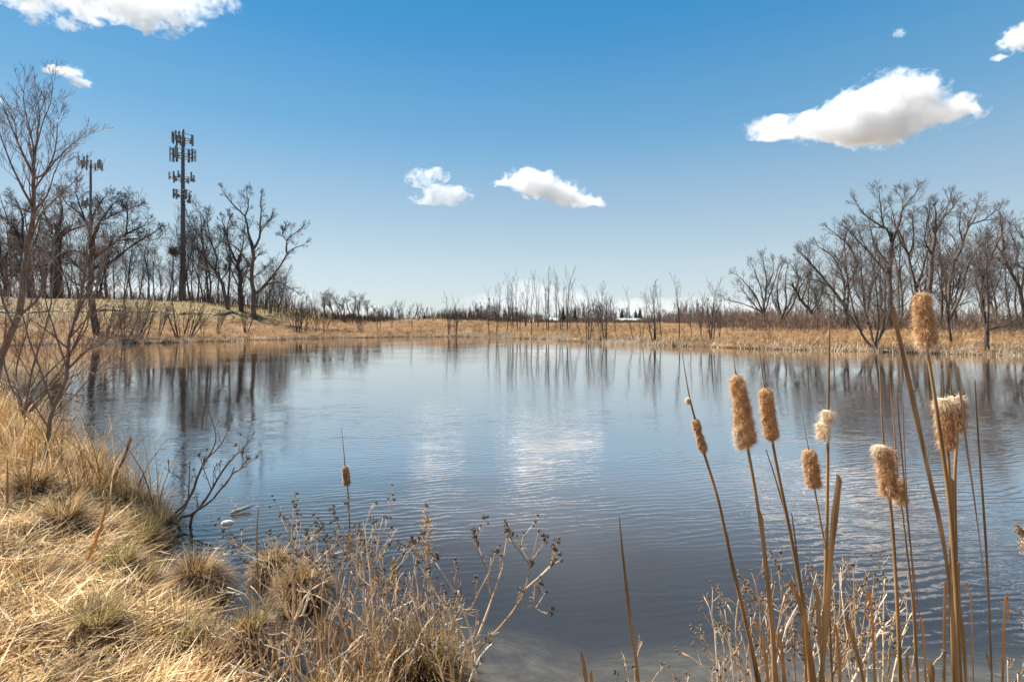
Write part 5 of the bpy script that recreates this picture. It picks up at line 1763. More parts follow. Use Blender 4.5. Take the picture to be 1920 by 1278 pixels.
def forb(label, limbs, Y, seed, cfg=None, head_r=0.0075, mat=FORB, kids=4, Lref=0.16, leaves=0, group='dead seed-headed wildflower stems at the near water edge', extra=0, name='dead_wildflower', spread=0.35, stalks=1, head_p=1.0):
    rng = random.Random(seed)
    cfg = cfg or Cfg(kids=(4, 3), ratio=(1.1, 0.5), ang=(34, 30), wander=0.09, up=0.13, rmin=0.0013, segs=(8, 5, 4), taper=0.55, kidr=0.6)
    base = limbs_to_polys(rng, limbs, Y, spread)
    polys = []
    x0, y0, z0 = base[0][0][0]
    g = max(zs(x0, y0), -0.3)
    # stalks continue to the ground
    for i in range(stalks):
        pts, rad = base[i]
        a, b_ = pts[0], pts[1]
        if a[2] > g + 0.02:
            foot = (x0 + rng.uniform(-0.02, 0.02), y0 + rng.uniform(-0.02, 0.02), g - 0.05)
            base.append(([foot, ((foot[0] + a[0]) / 2, (foot[1] + a[1]) / 2, (foot[2] + a[2]) / 2), a], [rad[0] * 1.05, rad[0] * 1.02, rad[0]]))
    tips = []
    for i, (pts, rad) in enumerate(base):
        polys.append((0, pts, rad))
        if len(pts) < 5:
            continue
        tips.append((pts[-1], pts[-2]))
        sprout(polys, rng, pts, rad, 1, 0, cfg, start=0.35, kids=kids, Lref=Lref)
    for l, pts, rad in polys:
        if l > 0:
            tips.append((pts[-1], pts[-2]))
    root = thing(name, label, 'dead plant', (x0, y0, g), group)
    og = (x0, y0, g)
    MB().tubes([(p, r) for l, p, r in polys if l == 0], 6).build('stem', mat, root, True, og)
    br = [(p, r) for l, p, r in polys if l > 0]
    if br:
        MB().tubes(br, 4).build('branches', mat, root, True, og, 'stuff')
    for k, (p, pb) in enumerate(tips):
        if rng.random() > head_p:
            continue
        o = bpy.data.objects.new('seed_head', HEADS[k % 3])
        C.objects.link(o)
        o.parent = root
        o.location = (p[0] - x0, p[1] - y0, p[2] - g)
        s = head_r * 0.9 * rng.uniform(0.75, 1.25)
        o.scale = (s, s, s)
        d = Vector((p[0] - pb[0], p[1] - pb[1], p[2] - pb[2]))
        o.rotation_euler = d.to_track_quat('Z', 'Y').to_euler()
    if leaves:
        b = MB()
        n = leaves
        bb, hh = [], []
        lrng = np.random.default_rng(seed)
        for k in range(n):
            pts, rad = base[rng.randrange(len(base))]
            q, d, _ = interp(pts, rad, rng.uniform(0.0, 0.6))
            bb.append((q[0] - x0, q[1] - y0, q[2] - g))
        b.blades(np.array(bb), lrng.uniform(0, 6.28, n), lrng.uniform(0.8, 1.6, n), lrng.uniform(0.03, 0.08, n), lrng.uniform(0.004, 0.012, n), lrng.uniform(0.8, 3.0, n), 6, None)
        o = b.build('withered_leaves', DEADLEAF, root)
        o['kind'] = 'stuff'
    return root


forb('tall forked seed-headed plant with wide arms right of the bottom centre', [
    L(Z6, [(1265, 1300), (1235, 1160), (1190, 1030), (1130, 940), (1040, 800), (985, 700)], 6, 2.4),
    L(Z6, [(1275, 1300), (1255, 1100), (1190, 900), (1120, 780), (1060, 690)], 4.4, 2),
    L(Z6, [(1275, 1100), (1340, 880), (1390, 720), (1412, 580), (1405, 500)], 4.4, 1.9),
    L(Z6, [(1320, 1110), (1430, 950), (1500, 830), (1530, 700), (1565, 550)], 4.4, 1.9),
    L(Z6, [(1500, 830), (1570, 770), (1625, 715), (1675, 692)], 3, 1.6),
    L(Z6, [(1570, 770), (1620, 720), (1637, 622)], 2.6, 1.5),
    L(Z6, [(1510, 690), (1450, 620), (1418, 565)], 2.4, 1.4),
    L(Z6, [(1510, 690), (1485, 620), (1494, 560)], 2.2, 1.3),
    L(Z6, [(1528, 700), (1570, 640), (1602, 606)], 2.2, 1.3),
    L(Z6, [(1340, 880), (1300, 700), (1250, 610), (1272, 545)], 3, 1.5),
    L(Z6, [(1300, 690), (1275, 600), (1284, 525)], 2.4, 1.4),
    L(Z6, [(1530, 780), (1545, 920), (1600, 842)], 2, 1.3),
    L(Z6, [(985, 700), (975, 640), (990, 582)], 2.2, 1.4),
    L(Z6, [(985, 700), (950, 650), (935, 622)], 2.2, 1.4),
    L(Z6, [(1190, 900), (1160, 800), (1175, 730)], 2.2, 1.3),
    L(Z6, [(1200, 960), (1260, 880), (1330, 740), (1335, 670)], 3, 1.4),
], 2.5, 81, head_r=0.0085, kids=2, Lref=0.10, leaves=40, stalks=2)



def auto_forb(label, px, top, Y, seed, spread_px=90, stems=5, kids=5, hr=0.0075, mat=FORB, leaves=10, Lref=0.17, w=4.6, bend=0, head_p=0.8):
    """several stems from one foot, fanning out to the given height"""
    rng = random.Random(seed)
    limbs = []
    for s in range(stems):
        u = (s - (stems - 1) / 2) / max(stems - 1, 1) * 2 + rng.uniform(-0.18, 0.18)
        tx = px + u * spread_px + bend
        ty = top + abs(u) * 70 + rng.uniform(0, 60)
        y0 = HZ + (H - 0.1) / Y * F
        limbs.append(([(px + u * 6, min(y0, 1500)), (px + u * spread_px * 0.22, y0 * 0.55 + ty * 0.45 + 40), (px + u * spread_px * 0.6 + rng.uniform(-8, 8), y0 * 0.22 + ty * 0.78), (tx, ty)], w, 1.7))
    return forb(label, limbs, Y, seed, head_r=hr, kids=kids, Lref=Lref, mat=mat, leaves=leaves, stalks=stems, head_p=head_p)


auto_forb('bushy seed-headed plant in front of the wide tussock', 555, 925, 3.2, 91, 95, 7, 6, 0.009, leaves=14, Lref=0.24)
auto_forb('seed-headed plant clustered round the lone cattail stem', 640, 935, 3.1, 92, 70, 5, 6, 0.0095, mat=FORB_D, leaves=24, Lref=0.24)
auto_forb('seed-headed plant just right of the lone cattail', 705, 945, 2.9, 93, 62, 4, 6, 0.0085, leaves=10, Lref=0.22)
auto_forb('pale spindly plant over the dark water between tussock and forked plant', 780, 1040, 2.8, 94, 80, 6, 5, 0.007, leaves=10, Lref=0.17)
auto_forb('low tangle of pale stems left of the forked plant', 850, 1110, 2.5, 95, 70, 6, 4, 0.0055, leaves=6, Lref=0.13)
auto_forb('low pale stems at the bottom left of the tussock group', 610, 1080, 2.6, 96, 110, 7, 4, 0.005, leaves=4, Lref=0.15)
auto_forb('thin pale forb on the near bank below the round tussock', 265, 1100, 3.0, 97, 60, 5, 5, 0.0045, leaves=4, Lref=0.15, w=3)
auto_forb('thin pale forb rising in front of the round tussock', 385, 1085, 2.9, 98, 70, 5, 5, 0.004, leaves=4, Lref=0.15, w=3)
auto_forb('thin reddish forb beside the green tussock', 520, 1110, 2.8, 99, 60, 5, 4, 0.0045, mat=FORB_D, leaves=4, Lref=0.14, w=3)
auto_forb('low tangled forb at the bottom edge left of centre', 700, 1150, 2.4, 100, 90, 7, 4, 0.005, leaves=6, Lref=0.12, w=3)
auto_forb('large dark seed-headed plant behind the middle cattail stalks', 1500, 1035, 2.35, 101, 150, 10, 6, 0.0066, mat=FORB_D, leaves=90, Lref=0.15, w=4)
auto_forb('seed-headed stems left of the middle cattail stalks', 1385, 1070, 2.3, 102, 65, 5, 5, 0.006, leaves=6, Lref=0.13, w=3)
auto_forb('seed-headed stems right behind the paired cattail heads stalk', 1610, 1040, 2.3, 103, 65, 6, 5, 0.006, leaves=6, Lref=0.13, w=3)
auto_forb('small seed-headed plant at the foot of the bare brown spike', 1185, 1170, 2.3, 104, 45, 4, 3, 0.0045, leaves=4, Lref=0.08, w=2.4)
auto_forb('short seed-headed sprig right of the bare brown spike', 1270, 1165, 2.3, 105, 18, 2, 2, 0.0045, leaves=0, Lref=0.06, w=2.2)
auto_forb('low branching stems below the rightmost cattail leaves', 1700, 1130, 2.2, 106, 50, 4, 3, 0.0045, leaves=4, Lref=0.08, w=2.4)
auto_forb('sparse seed-headed stems in the bottom right corner', 1900, 1185, 2.2, 107, 40, 4, 3, 0.005, leaves=4, Lref=0.08, w=2.6)
auto_forb('leaning seed-headed stem left of the dark seed-headed plant', 1345, 1095, 2.3, 108, 35, 3, 4, 0.005, leaves=2, Lref=0.10, w=2.8, bend=-25)


for i, (px, top, Y, sp, n, lb) in enumerate([(520, 1010, 3.0, 80, 6, 'pale seed-headed stems between the two tussocks'), 
                                          (680, 1020, 2.8, 80, 6, 'pale seed-headed stems right below the lone cattail'), (740, 1075, 2.6, 90, 7, 'tangled straw stems over the large bottom tussock'),
                                          (1560, 1020, 2.45, 110, 8, 'tall pale seed-headed stems behind the broad torn leaf'), (1430, 1045, 2.4, 80, 6, 'seed-headed stems behind the long woolly cattail stalk'), (1655, 1070, 2.4, 60, 5, 'seed-headed stems around the frayed cattail stalk'),
                                          (820, 1060, 2.7, 70, 6, 'curving straw stems right of the large bottom tussock'), (470, 1120, 2.8, 70, 5, 'thin straw stems in front of the green tussock'),
                                          (560, 1170, 2.4, 90, 6, 'low straw stems at the bottom edge below the tussock group')]):
    auto_forb(lb, px, top, Y, 400 + i, sp * 1.1, n, 3, 0.0058, leaves=4, Lref=0.2, w=4.2, head_p=0.85 if px > 1000 else 0.3)


# goldenrod plumes
def plume(label, base, tip, Y, wpx, seed, side=0):
    rng = random.Random(seed)
    p0, p1 = P(*base, Y), P(*tip, Y)
    g = max(zs(p0[0], p0[1]), -0.2)
    root = thing('goldenrod_stem', label, 'dead plant', (p0[0], p0[1], g), 'dry goldenrod plumes')
    stem = [(p0[0], p0[1], g - 0.05)] + [tuple(p0[i] + (p1[i] - p0[i]) * u + (0.006 * math.sin(u * 5 + seed) if i == 0 else 0) for i in range(3)) for u in (0, 0.25, 0.5, 0.75, 1)]
    MB().tubes([(stem, [0.003, 0.0026, 0.0022, 0.0018, 0.0014, 0.0008])], 5).build('stem', FORB, root, False, (p0[0], p0[1], g))
    b = MB()
    br, fl = [], []
    for k in range(60):
        u = rng.uniform(0.35, 1.0)
        q = [p0[i] + (p1[i] - p0[i]) * u for i in range(3)]
        a = rng.uniform(0, 6.28)
        l = wpx / F * Y * (1.08 - u) * rng.uniform(0.5, 1.0)
        e = (q[0] + math.cos(a) * l, q[1] + math.sin(a) * l, q[2] + l * 0.7)
        m = ((q[0] + e[0]) / 2, (q[1] + e[1]) / 2, (q[2] + e[2]) / 2 - l * 0.05)
        br.append(([tuple(q), m, e], [0.0012, 0.0009, 0.0006]))
        for t_ in range(12):
            w = rng.uniform(0.2, 1)
            c = [q[i] + (e[i] - q[i]) * w + rng.uniform(-0.004, 0.004) for i in range(3)]
            fl.append(([tuple(c), (c[0] + rng.uniform(-0.004, 0.004), c[1] + rng.uniform(-0.004, 0.004), c[2] + 0.003), (c[0] + rng.uniform(-0.008, 0.008), c[1] + rng.uniform(-0.008, 0.008), c[2] + 0.006)], [0.0006, 0.0018, 0.0008]))
    MB().tubes(br, 3).build('branches', FORB, root, False, (p0[0], p0[1], g), 'stuff')
    o = MB().tubes(fl, 3).build('flower_fluff', STRAW, root, False, (p0[0], p0[1], g))
    o['kind'] = 'stuff'


plume('feathery tan goldenrod plume over the water left of the forked plant', (800, 1110), (798, 945), 2.9, 40, 1)
plume('small goldenrod plume with pale fluff in the middle tangle', (745, 1160), (738, 1050), 2.9, 34, 2)
plume('feathery brown goldenrod plume poking in from the right edge', (1985, 1120), (1905, 985), 2.2, 60, 3)
plume('short goldenrod plume low at the right edge', (1975, 1260), (1925, 1150), 2.2, 50, 5)
plume('dry plume rising beside the slim young tree', (118, 880), (148, 730), 5.0, 22, 4)
plume('dry plume left of the slim young tree foot', (130, 860), (120, 720), 5.6, 20, 6)


# ------------------------------------------------------------------ cattails
def cattail(label, path, Y, head, seed, w=5.0, spike_w=2.2, fluffs=(), group='cattails standing at the near right water edge'):
    """path: photo pixels from the tip of the spike down; head: (index fraction start, end) given as pixel rows, width"""
    rng = random.Random(seed)
    nr = np.random.default_rng(seed)
    pts = [np.array(P(px, py, Y)) for px, py in path]
    d = pts[-1] - pts[-2]
    gx, gy = pts[-1][0], pts[-1][1]
    g = zs(gx, gy)
    g = max(g, -0.25)
    if pts[-1][2] > g:
        k = (pts[-1][2] - g + 0.06) / max(-d[2], 1e-3)
        pts.append(pts[-1] + np.array([d[0] * k * 0.8, rng.uniform(-0.05, 0.02), -(pts[-1][2] - g + 0.06)]))
    foot = pts[-1]
    og = (float(foot[0]), float(foot[1]), g)
    root = thing('cattail', label, 'cattail', og, group)
    # dense centre line
    cl = []
    m = len(pts)
    for i in range(m - 1):
        p0, p1, p2, p3 = pts[max(i - 1, 0)], pts[i], pts[i + 1], pts[min(i + 2, m - 1)]
        for s in range(6):
            t = s / 6
            cl.append(0.5 * ((2 * p1) + (-p0 + p2) * t + (2 * p0 - 5 * p1 + 4 * p2 - p3) * t * t + (-p0 + 3 * p1 - 3 * p2 + p3) * t ** 3))
    cl.append(pts[-1])
    cl = np.array(cl)
    rowpx = HZ - (cl[:, 2] - H) / Y * F
    k = Y / F
    htop = head[0] if head else rowpx[0] + 200
    rad = np.where(rowpx < htop, spike_w * k / 2 * (0.25 + 0.75 * np.clip((rowpx - rowpx[0]) / max(htop - rowpx[0], 1), 0, 1)), w * k / 2 * (0.62 + 0.5 * np.clip((rowpx - htop) / 500, 0, 1)))
    MB().tubes([([tuple(c) for c in cl], list(rad))], 7).build('stalk', CATSTEM, root, True, og)

    def fluff(y0, y1, wpx, ragged, name, mat, tip=0.0, off=0.0, nh=4200, woolly=1.0):
        sel = []
        nseg = 22
        for s in range(nseg + 1):
            row = y0 + (y1 - y0) * s / nseg
            i = int(np.argmin(np.abs(rowpx - row)))
            j = min(max(i, 1), len(cl) - 2)
            # interpolate along the row
            xx = np.interp(row, rowpx, cl[:, 0])
            yy = np.interp(row, rowpx, cl[:, 1])
            zz = np.interp(row, rowpx, cl[:, 2])
            sel.append((xx + off * k, yy, zz))
        sel = np.array(sel)
        prof = []
        for s in range(nseg + 1):
            u = s / nseg
            e = math.sqrt(max(0.0, 1 - (1 - min(1, min(u, 1 - u) / 0.11)) ** 2))
            lump = 1 + ragged * (0.6 * math.sin(u * 9 + seed) + 0.5 * math.sin(u * 23 + seed * 2)) + tip * (u - 0.4)
            prof.append(max(0.3, e) * lump * wpx * k / 2 * 0.82)
        prof[0] = wpx * k * 0.1
        prof[-1] = wpx * k * 0.1
        nu = 16
        b = MB()
        v = []
        ax = nrm(tuple(sel[0] - sel[-1]))
        axv = np.array(ax)
        n1 = np.cross(axv, [0, 1, 0])
        n1 /= np.linalg.norm(n1)
        n2 = np.cross(axv, n1)
        for s in range(nseg + 1):
            for j in range(nu):
                a = 2 * math.pi * j / nu
                rr = prof[s] * (0.9 + nr.uniform(-0.10, 0.12) + 0.08 * math.sin(3 * a + s * 0.5 + seed))
                v.append(sel[s] + rr * (math.cos(a) * n1 + math.sin(a) * n2) + axv * nr.normal(0, 0.0008))
        q = [[s * nu + j, s * nu + (j + 1) % nu, (s + 1) * nu + (j + 1) % nu, (s + 1) * nu + j] for s in range(nseg) for j in range(nu)]
        b.add(v, q)
        core = b.build(name, mat, root, True, og)
        # fibres standing off the surface, combed downward in tufts
        tt = nr.random(nh)
        aa = nr.uniform(0, 6.283, nh)
        cxs = np.stack([np.interp(tt, np.linspace(0, 1, nseg + 1), sel[:, i]) for i in range(3)], 1)
        pr = np.interp(tt, np.linspace(0, 1, nseg + 1), prof)
        dirn = np.cos(aa)[:, None] * n1 + np.sin(aa)[:, None] * n2
        basep = cxs + dirn * (pr * 0.86)[:, None]
        tuft = np.sin(aa * 5 + tt * 31 + seed) * 0.5 + 0.5
        ln = wpx * k * 0.16 * woolly * (0.7 + 0.75 * tuft) * nr.uniform(0.5, 1.5, nh)
        tang = axv[None] * (-0.55 + nr.normal(0, 0.55, nh))[:, None] + nr.normal(0, 0.35, (nh, 3))
        tipp = basep + (dirn * 0.8 + tang) * ln[:, None]
        side = np.cross(dirn, axv)
        side = side + nr.normal(0, 0.4, (nh, 3))
        side /= np.linalg.norm(side, axis=1, keepdims=True)
        wd = nr.uniform(0.0003, 0.0009, nh)[:, None] * (Y / 2.0)
        midp = basep + (dirn * 0.55 + tang * 0.35) * ln[:, None]
        vv = np.stack([basep - side * wd, basep + side * wd, midp - side * wd * 0.8, midp + side * wd * 0.8, tipp], 1).reshape(-1, 3)
        i0 = np.arange(nh) * 5
        fb = MB()
        fb.add(vv, np.stack([i0, i0 + 1, i0 + 3, i0 + 2], 1), np.stack([i0 + 2, i0 + 3, i0 + 4], 1))
        o = fb.build('seed_fluff', mat, core, False, og)
        o['kind'] = 'stuff'

    if head:
        fluff(head[0], head[1], head[2], head[3], 'seed_head', FLUFF, head[4] if len(head) > 4 else 0.0, woolly=head[5] if len(head) > 5 else 1.0)
    for (y0, y1, wp, off) in fluffs:
        fluff(y0, y1, wp, 0.12, 'loose_fluff', FLUFF_P, 0.0, off, 900, 1.6)
    return root


cattail('thin ragged cattail furthest left of the right-hand group, mostly shed', [(1278, 655), (1290, 730), (1303, 785), (1320, 848), (1345, 930), (1365, 1020), (1392, 1140), (1424, 1278)], 2.0, (785, 848, 16, 0.28), 1, 7, 4, [(745, 757, 9, -4)])
cattail('long cattail head, swollen and woolly towards its lower end', [(1373, 658), (1380, 702), (1392, 770), (1402, 838), (1418, 930), (1434, 1040), (1446, 1160), (1452, 1278)], 1.9, (702, 836, 36, 0.05, 0.42, 1.1), 2, 7, 2.6, [(800, 842, 20, -13)])
cattail('smooth brown cattail head right of the long woolly one', [(1422, 640), (1428, 690), (1434, 727), (1448, 825), (1462, 900), (1484, 1010), (1505, 1130), (1520, 1278)], 1.95, (727, 825, 31, 0.03, 0.06, 0.8), 3, 7, 2.6)
cattail('short low cattail head between the smooth one and the tall bare stalk', [(1499, 742), (1508, 800), (1516, 842), (1527, 914), (1540, 985), (1552, 1060), (1560, 1278)], 2.15, (842, 914, 29, 0.05, 0.12, 0.9), 4, 4.4, 1.8)
cattail('very tall upright stalk with only two tufts of pale fluff left', [(1556, 540), (1555, 640), (1553, 760), (1552, 880), (1550, 1000), (1546, 1150), (1541, 1278)], 1.8, None, 5, 7, 4.5, [(768, 793, 21, -2), (790, 824, 24, -9)])
cattail('cattail with a frayed pale top, right of the tall bare stalk', [(1648, 655), (1652, 750), (1657, 833), (1668, 930), (1675, 1010), (1682, 1130), (1688, 1278)], 1.9, (835, 930, 31, 0.09, 0.08, 1.5), 6, 7, 3.6, [(834, 850, 22, -9)])
cattail('small dangling half-shed cattail head behind the frayed one', [(1666, 690), (1676, 800), (1683, 895), (1690, 945), (1700, 1030), (1712, 1140), (1720, 1278)], 2.1, (897, 945, 21, 0.18, 0.25, 1.2), 7, 4.6, 3)
cattail('highest cattail head, thick with a pale halo, before the right wood', [(1722, 528), (1727, 548), (1738, 648), (1752, 740), (1768, 850), (1782, 960), (1792, 1100), (1800, 1278)], 1.7, (548, 650, 34, 0.04, 0.08, 1.25), 8, 7.5, 4, [(632, 652, 27, 0)])
cattail('front cattail of the overlapping pair at the right, white tufts on top', [(1770, 690), (1769, 750), (1777, 843), (1781, 930), (1784, 1040), (1786, 1150), (1788, 1278)], 1.75, (752, 843, 31, 0.05, 0.02, 1.1), 9, 7, 3, [(746, 766, 30, 0)])
cattail('rear cattail of the overlapping pair at the right, pale and torn', [(1781, 690), (1784, 735), (1790, 745), (1795, 800), (1790, 900), (1792, 1040), (1796, 1278)], 1.85, (744, 808, 27, 0.10, -0.3, 1.5), 10, 7, 3.4, [(742, 760, 26, 2)])
cattail('lone small cattail rising among the seed-headed plants left of centre', [(640, 800), (645, 850), (647, 873), (651, 908), (654, 945), (656, 1010), (657, 1080)], 3.9, (873, 910, 13.5, 0.03, 0.05, 0.9), 11, 3.6, 2.0, group=None)


def stalk_leaf(label, path, Y, w, seed, cut=True, mat=CATLEAF, cat='dead leaf', name='cattail_leaf', group='dry cattail leaves and broken stalks at the near water edge', tip=0.35):
    """a thick dry leaf or stalk: crescent cross section with depth, broken square or tapering at its tip"""
    rng = random.Random(seed)
    pts = [np.array(P(px, py, Y)) for px, py in path]
    d = pts[-1] - pts[-2]
    g = max(zs(pts[-1][0], pts[-1][1]), -0.25)
    if pts[-1][2] > g:
        k = (pts[-1][2] - g + 0.05) / max(-d[2], 1e-3)
        pts.append(pts[-1] + np.array([d[0] * min(k, 3) * 0.7, 0, -(pts[-1][2] - g + 0.05)]))
    m = len(pts)
    cl = []
    for i in range(m - 1):
        p0, p1, p2, p3 = pts[max(i - 1, 0)], pts[i], pts[i + 1], pts[min(i + 2, m - 1)]
        for s in range(5):
            t = s / 5
            cl.append(0.5 * ((2 * p1) + (-p0 + p2) * t + (2 * p0 - 5 * p1 + 4 * p2 - p3) * t * t + (-p0 + 3 * p1 - 3 * p2 + p3) * t ** 3))
    cl.append(pts[-1])
    cl = np.array(cl)
    n = len(cl)
    og = np.array([cl[-1][0], cl[-1][1], g])
    W_ = 0.88 * w * Y / F
    v = []
    tw0 = rng.uniform(-0.5, 0.5)
    for i in range(n):
        u = i / (n - 1)
        ww = W_ * (tip + (1 - tip) * min(1, u * (9 if cut else 2.2)) ** 0.7) / 2 if not cut or i == 0 else W_ / 2 * (0.92 + 0.12 * math.sin(i * 0.7 + seed))
        if cut and i == 0:
            ww = W_ / 2 * 0.8
        a = tw0 + 0.5 * u
        ax, ay = math.cos(a), math.sin(a)
        th = ww * 0.34
        for (s, f) in ((-1, 0.0), (-0.45, 1.0), (0.45, 1.0), (1, 0.0), (0.4, -0.55), (-0.4, -0.55)):
            v.append(cl[i] + np.array([ax * s * ww - ay * th * f, ay * s * ww - ax * th * f * 1.0, ((s * 1.7 * (1 if seed % 2 else -1) + 0.5 * f) * ww if i == 0 else 0)]))
    k = 6
    q = [[i * k + j, i * k + (j + 1) % k, (i + 1) * k + (j + 1) % k, (i + 1) * k + j] for i in range(n - 1) for j in range(k)]
    b = MB()
    b.add(np.array(v), q, [[0, 2, 1], [0, 3, 2], [0, 4, 3], [0, 5, 4]])
    o = b.build(name, mat, None, False, og)
    o.location = tuple(og)
    return tag(o, label, cat, group)


stalk_leaf('long thick tan leaf with a broken square tip, below the highest cattail', [(1673, 578), (1690, 650), (1712, 750), (1740, 880), (1764, 990), (1782, 1110), (1795, 1278)], 1.6, 10, 1)
stalk_leaf('long tan leaf arching at the far right of the cattails', [(1797, 692), (1808, 800), (1826, 930), (1842, 1050), (1856, 1160), (1868, 1278)], 1.7, 13, 2)
stalk_leaf('thin dark rod right of the arching tan leaf', [(1828, 712), (1835, 830), (1844, 950), (1852, 1080), (1860, 1278)], 1.8, 5.5, 3, False, CATSTEM, 'dead stalk', 'dead_stalk')
stalk_leaf('broad leaf with an angled torn tip beside the tall bare stalk', [(1574, 896), (1566, 960), (1557, 1050), (1550, 1160), (1540, 1278)], 1.7, 14, 4)
stalk_leaf('thin dark rod between the frayed cattail and the pair', [(1682, 738), (1690, 840), (1700, 950), (1712, 1080), (1722, 1278)], 1.85, 6, 5, False, CATSTEM, 'dead stalk', 'dead_stalk')
stalk_leaf('second thin rod close behind the dangling cattail head', [(1693, 760), (1698, 880), (1706, 1010), (1724, 1150), (1738, 1278)], 1.95, 5, 6, False, CATSTEM, 'dead stalk', 'dead_stalk')
stalk_leaf('thin leaning rod between the long woolly head and the smooth one', [(1436, 842), (1455, 900), (1476, 975), (1496, 1060), (1512, 1160), (1524, 1278)], 2.0, 4.5, 7, False, CATSTEM, 'dead stalk', 'dead_stalk')
stalk_leaf('short split leaf sheath hugging the long woolly cattail stalk', [(1425, 960), (1434, 1040), (1446, 1150), (1456, 1278)], 1.88, 10, 8)
stalk_leaf('short pale rod beside the smooth cattail stalk', [(1484, 960), (1492, 1020), (1502, 1120), (1512, 1278)], 1.98, 5, 9, False, CATSTEM, 'dead stalk', 'dead_stalk')
stalk_leaf('lone dark reed spike standing in open water below the centre', [(1161, 966), (1168, 1040), (1176, 1110), (1186, 1190), (1197, 1278)], 2.1, 8, 10, False, CATSTEM, 'dead stalk', 'dead_stalk', tip=0.12)
stalk_leaf('short broken leaning leaf in front of the dark seed-headed plant', [(1586, 1152), (1600, 1200), (1622, 1290)], 1.8, 11, 11)
stalk_leaf('upright broken leaf behind the middle stalks', [(1533, 1108), (1536, 1170), (1545, 1290)], 1.9, 10, 12)
stalk_leaf('thick leaf in the stalk bundle right of the dangling head', [(1795, 1056), (1797, 1120), (1806, 1200), (1812, 1290)], 1.75, 10, 13)
stalk_leaf('dark inner leaf of the stalk bundle under the pair', [(1786, 900), (1787, 1000), (1790, 1120), (1800, 1290)], 1.78, 9, 14)
stalk_leaf('brown leaf sheath wrapping the foot of the bundle under the pair', [(1782, 1020), (1781, 1100), (1780, 1180), (1786, 1290)], 1.72, 12, 15)
stalk_leaf('short pale broken stub at the bottom, right of the forked plant', [(1091, 1224), (1096, 1256), (1101, 1300)], 2.2, 9, 16)
stalk_leaf('shorter pale stub beside the broken one at the bottom', [(1108, 1258), (1110, 1280), (1113, 1310)], 2.2, 7, 17)
stalk_leaf('short stub between the bundle and the frayed cattail foot', [(1746, 1244), (1747, 1270), (1749, 1310)], 1.9, 12, 18)
stalk_leaf('low leaf stub left of the frayed cattail foot', [(1700, 1225), (1703, 1260), (1708, 1310)], 1.95, 9, 19)
stalk_leaf('sheath clinging to the thin ragged cattail stalk', [(1362, 996), (1372, 1060), (1395, 1150), (1420, 1290)], 2.0, 9, 20)
stalk_leaf('brown sheath on the foot of the smooth cattail', [(1480, 1090), (1500, 1130), (1515, 1200), (1528, 1290)], 1.9, 12, 21)
stalk_leaf('curled leaf low on the right-hand arching leaf', [(1850, 1225), (1856, 1250), (1862, 1300)], 1.72, 12, 22)
stalk_leaf('thick pale reed lying aslant over the near bank thatch', [(206, 915), (190, 985), (160, 1060), (122, 1135), (85, 1200)], 3.6, 6, 23, False, STRAW_O)
stalk_leaf('broad reed leaf standing at the left edge of the bank', [(62, 850), (56, 900), (50, 960), (40, 1040)], 4.4, 5, 24, False)
stalk_leaf('upright reed stub in the tall grass by the left edge', [(14, 860), (14, 920), (12, 1010)], 4.4, 5, 25, False)
stalk_leaf('bent pale reed over the point of the near bank', [(246, 820), (232, 860), (212, 900), (205, 950)], 5.2, 6, 26)
stalk_leaf('short leaf blade left of the bushy seed-headed plant', [(485, 952), (482, 990), (482, 1040), (484, 1100)], 3.6, 3.5, 27, False)


_lr = random.Random(99)
for _i, (_px, _side) in enumerate([(1440, 'left of the long woolly cattail foot'), (1470, 'between the woolly and the smooth cattail feet'), (1512, 'just left of the smooth cattail foot'), (1575, 'right of the tall bare stalk foot'),
                                   (1640, 'left of the frayed cattail foot'), (1735, 'left of the bundle under the pair'), (1770, 'in front of the bundle under the pair'), (1825, 'right of the bundle under the pair'), (1880, 'right of the arching leaf foot')]):
    _t = 1278 - _lr.uniform(60, 190)
    _b = _lr.uniform(-45, 45)
    stalk_leaf('thin curled papery leaf ' + _side, [(_px + _b * 1.3, _t + _lr.uniform(10, 50)), (_px + _b * 0.9, _t), (_px + _b * 0.35, _t + 40), (_px, 1278), (_px - 3, 1330)], _lr.uniform(1.75, 2.1), _lr.uniform(4, 7), 200 + _i, False, STRAW_O)


# reedy clump rising from the large tussock
rr_ = np.random.default_rng(31)
for (px, py, n, h, lb) in ((770, 1290, 200, 0.40, 'upright tawny reed blades over the large bottom tussock'), (660, 1300, 110, 0.33, 'upright tawny blades left of the large bottom tussock'), (620, 1240, 70, 0.30, 'upright pale blades by the tussock group')):
    Y = 2.0 * F / (py - HZ)
    x = (px - 960) / F * Y
    b = MB()
    bx = x + rr_.normal(0, 0.14, n)
    by = Y + rr_.normal(0, 0.09, n)
    b.blades(np.stack([bx, by, np.full(n, -0.02)], 1), rr_.uniform(0, 6.28, n), rr_.uniform(0, 0.25, n), rr_.uniform(h * 0.5, h * 1.3, n), rr_.uniform(0.003, 0.008, n), rr_.uniform(-0.1, 0.6, n), 5, rr_.uniform(0, 6.28, n))
    o = b.build('reed_blades', CATLEAF)
    o['kind'] = 'stuff'
    o['label'] = lb


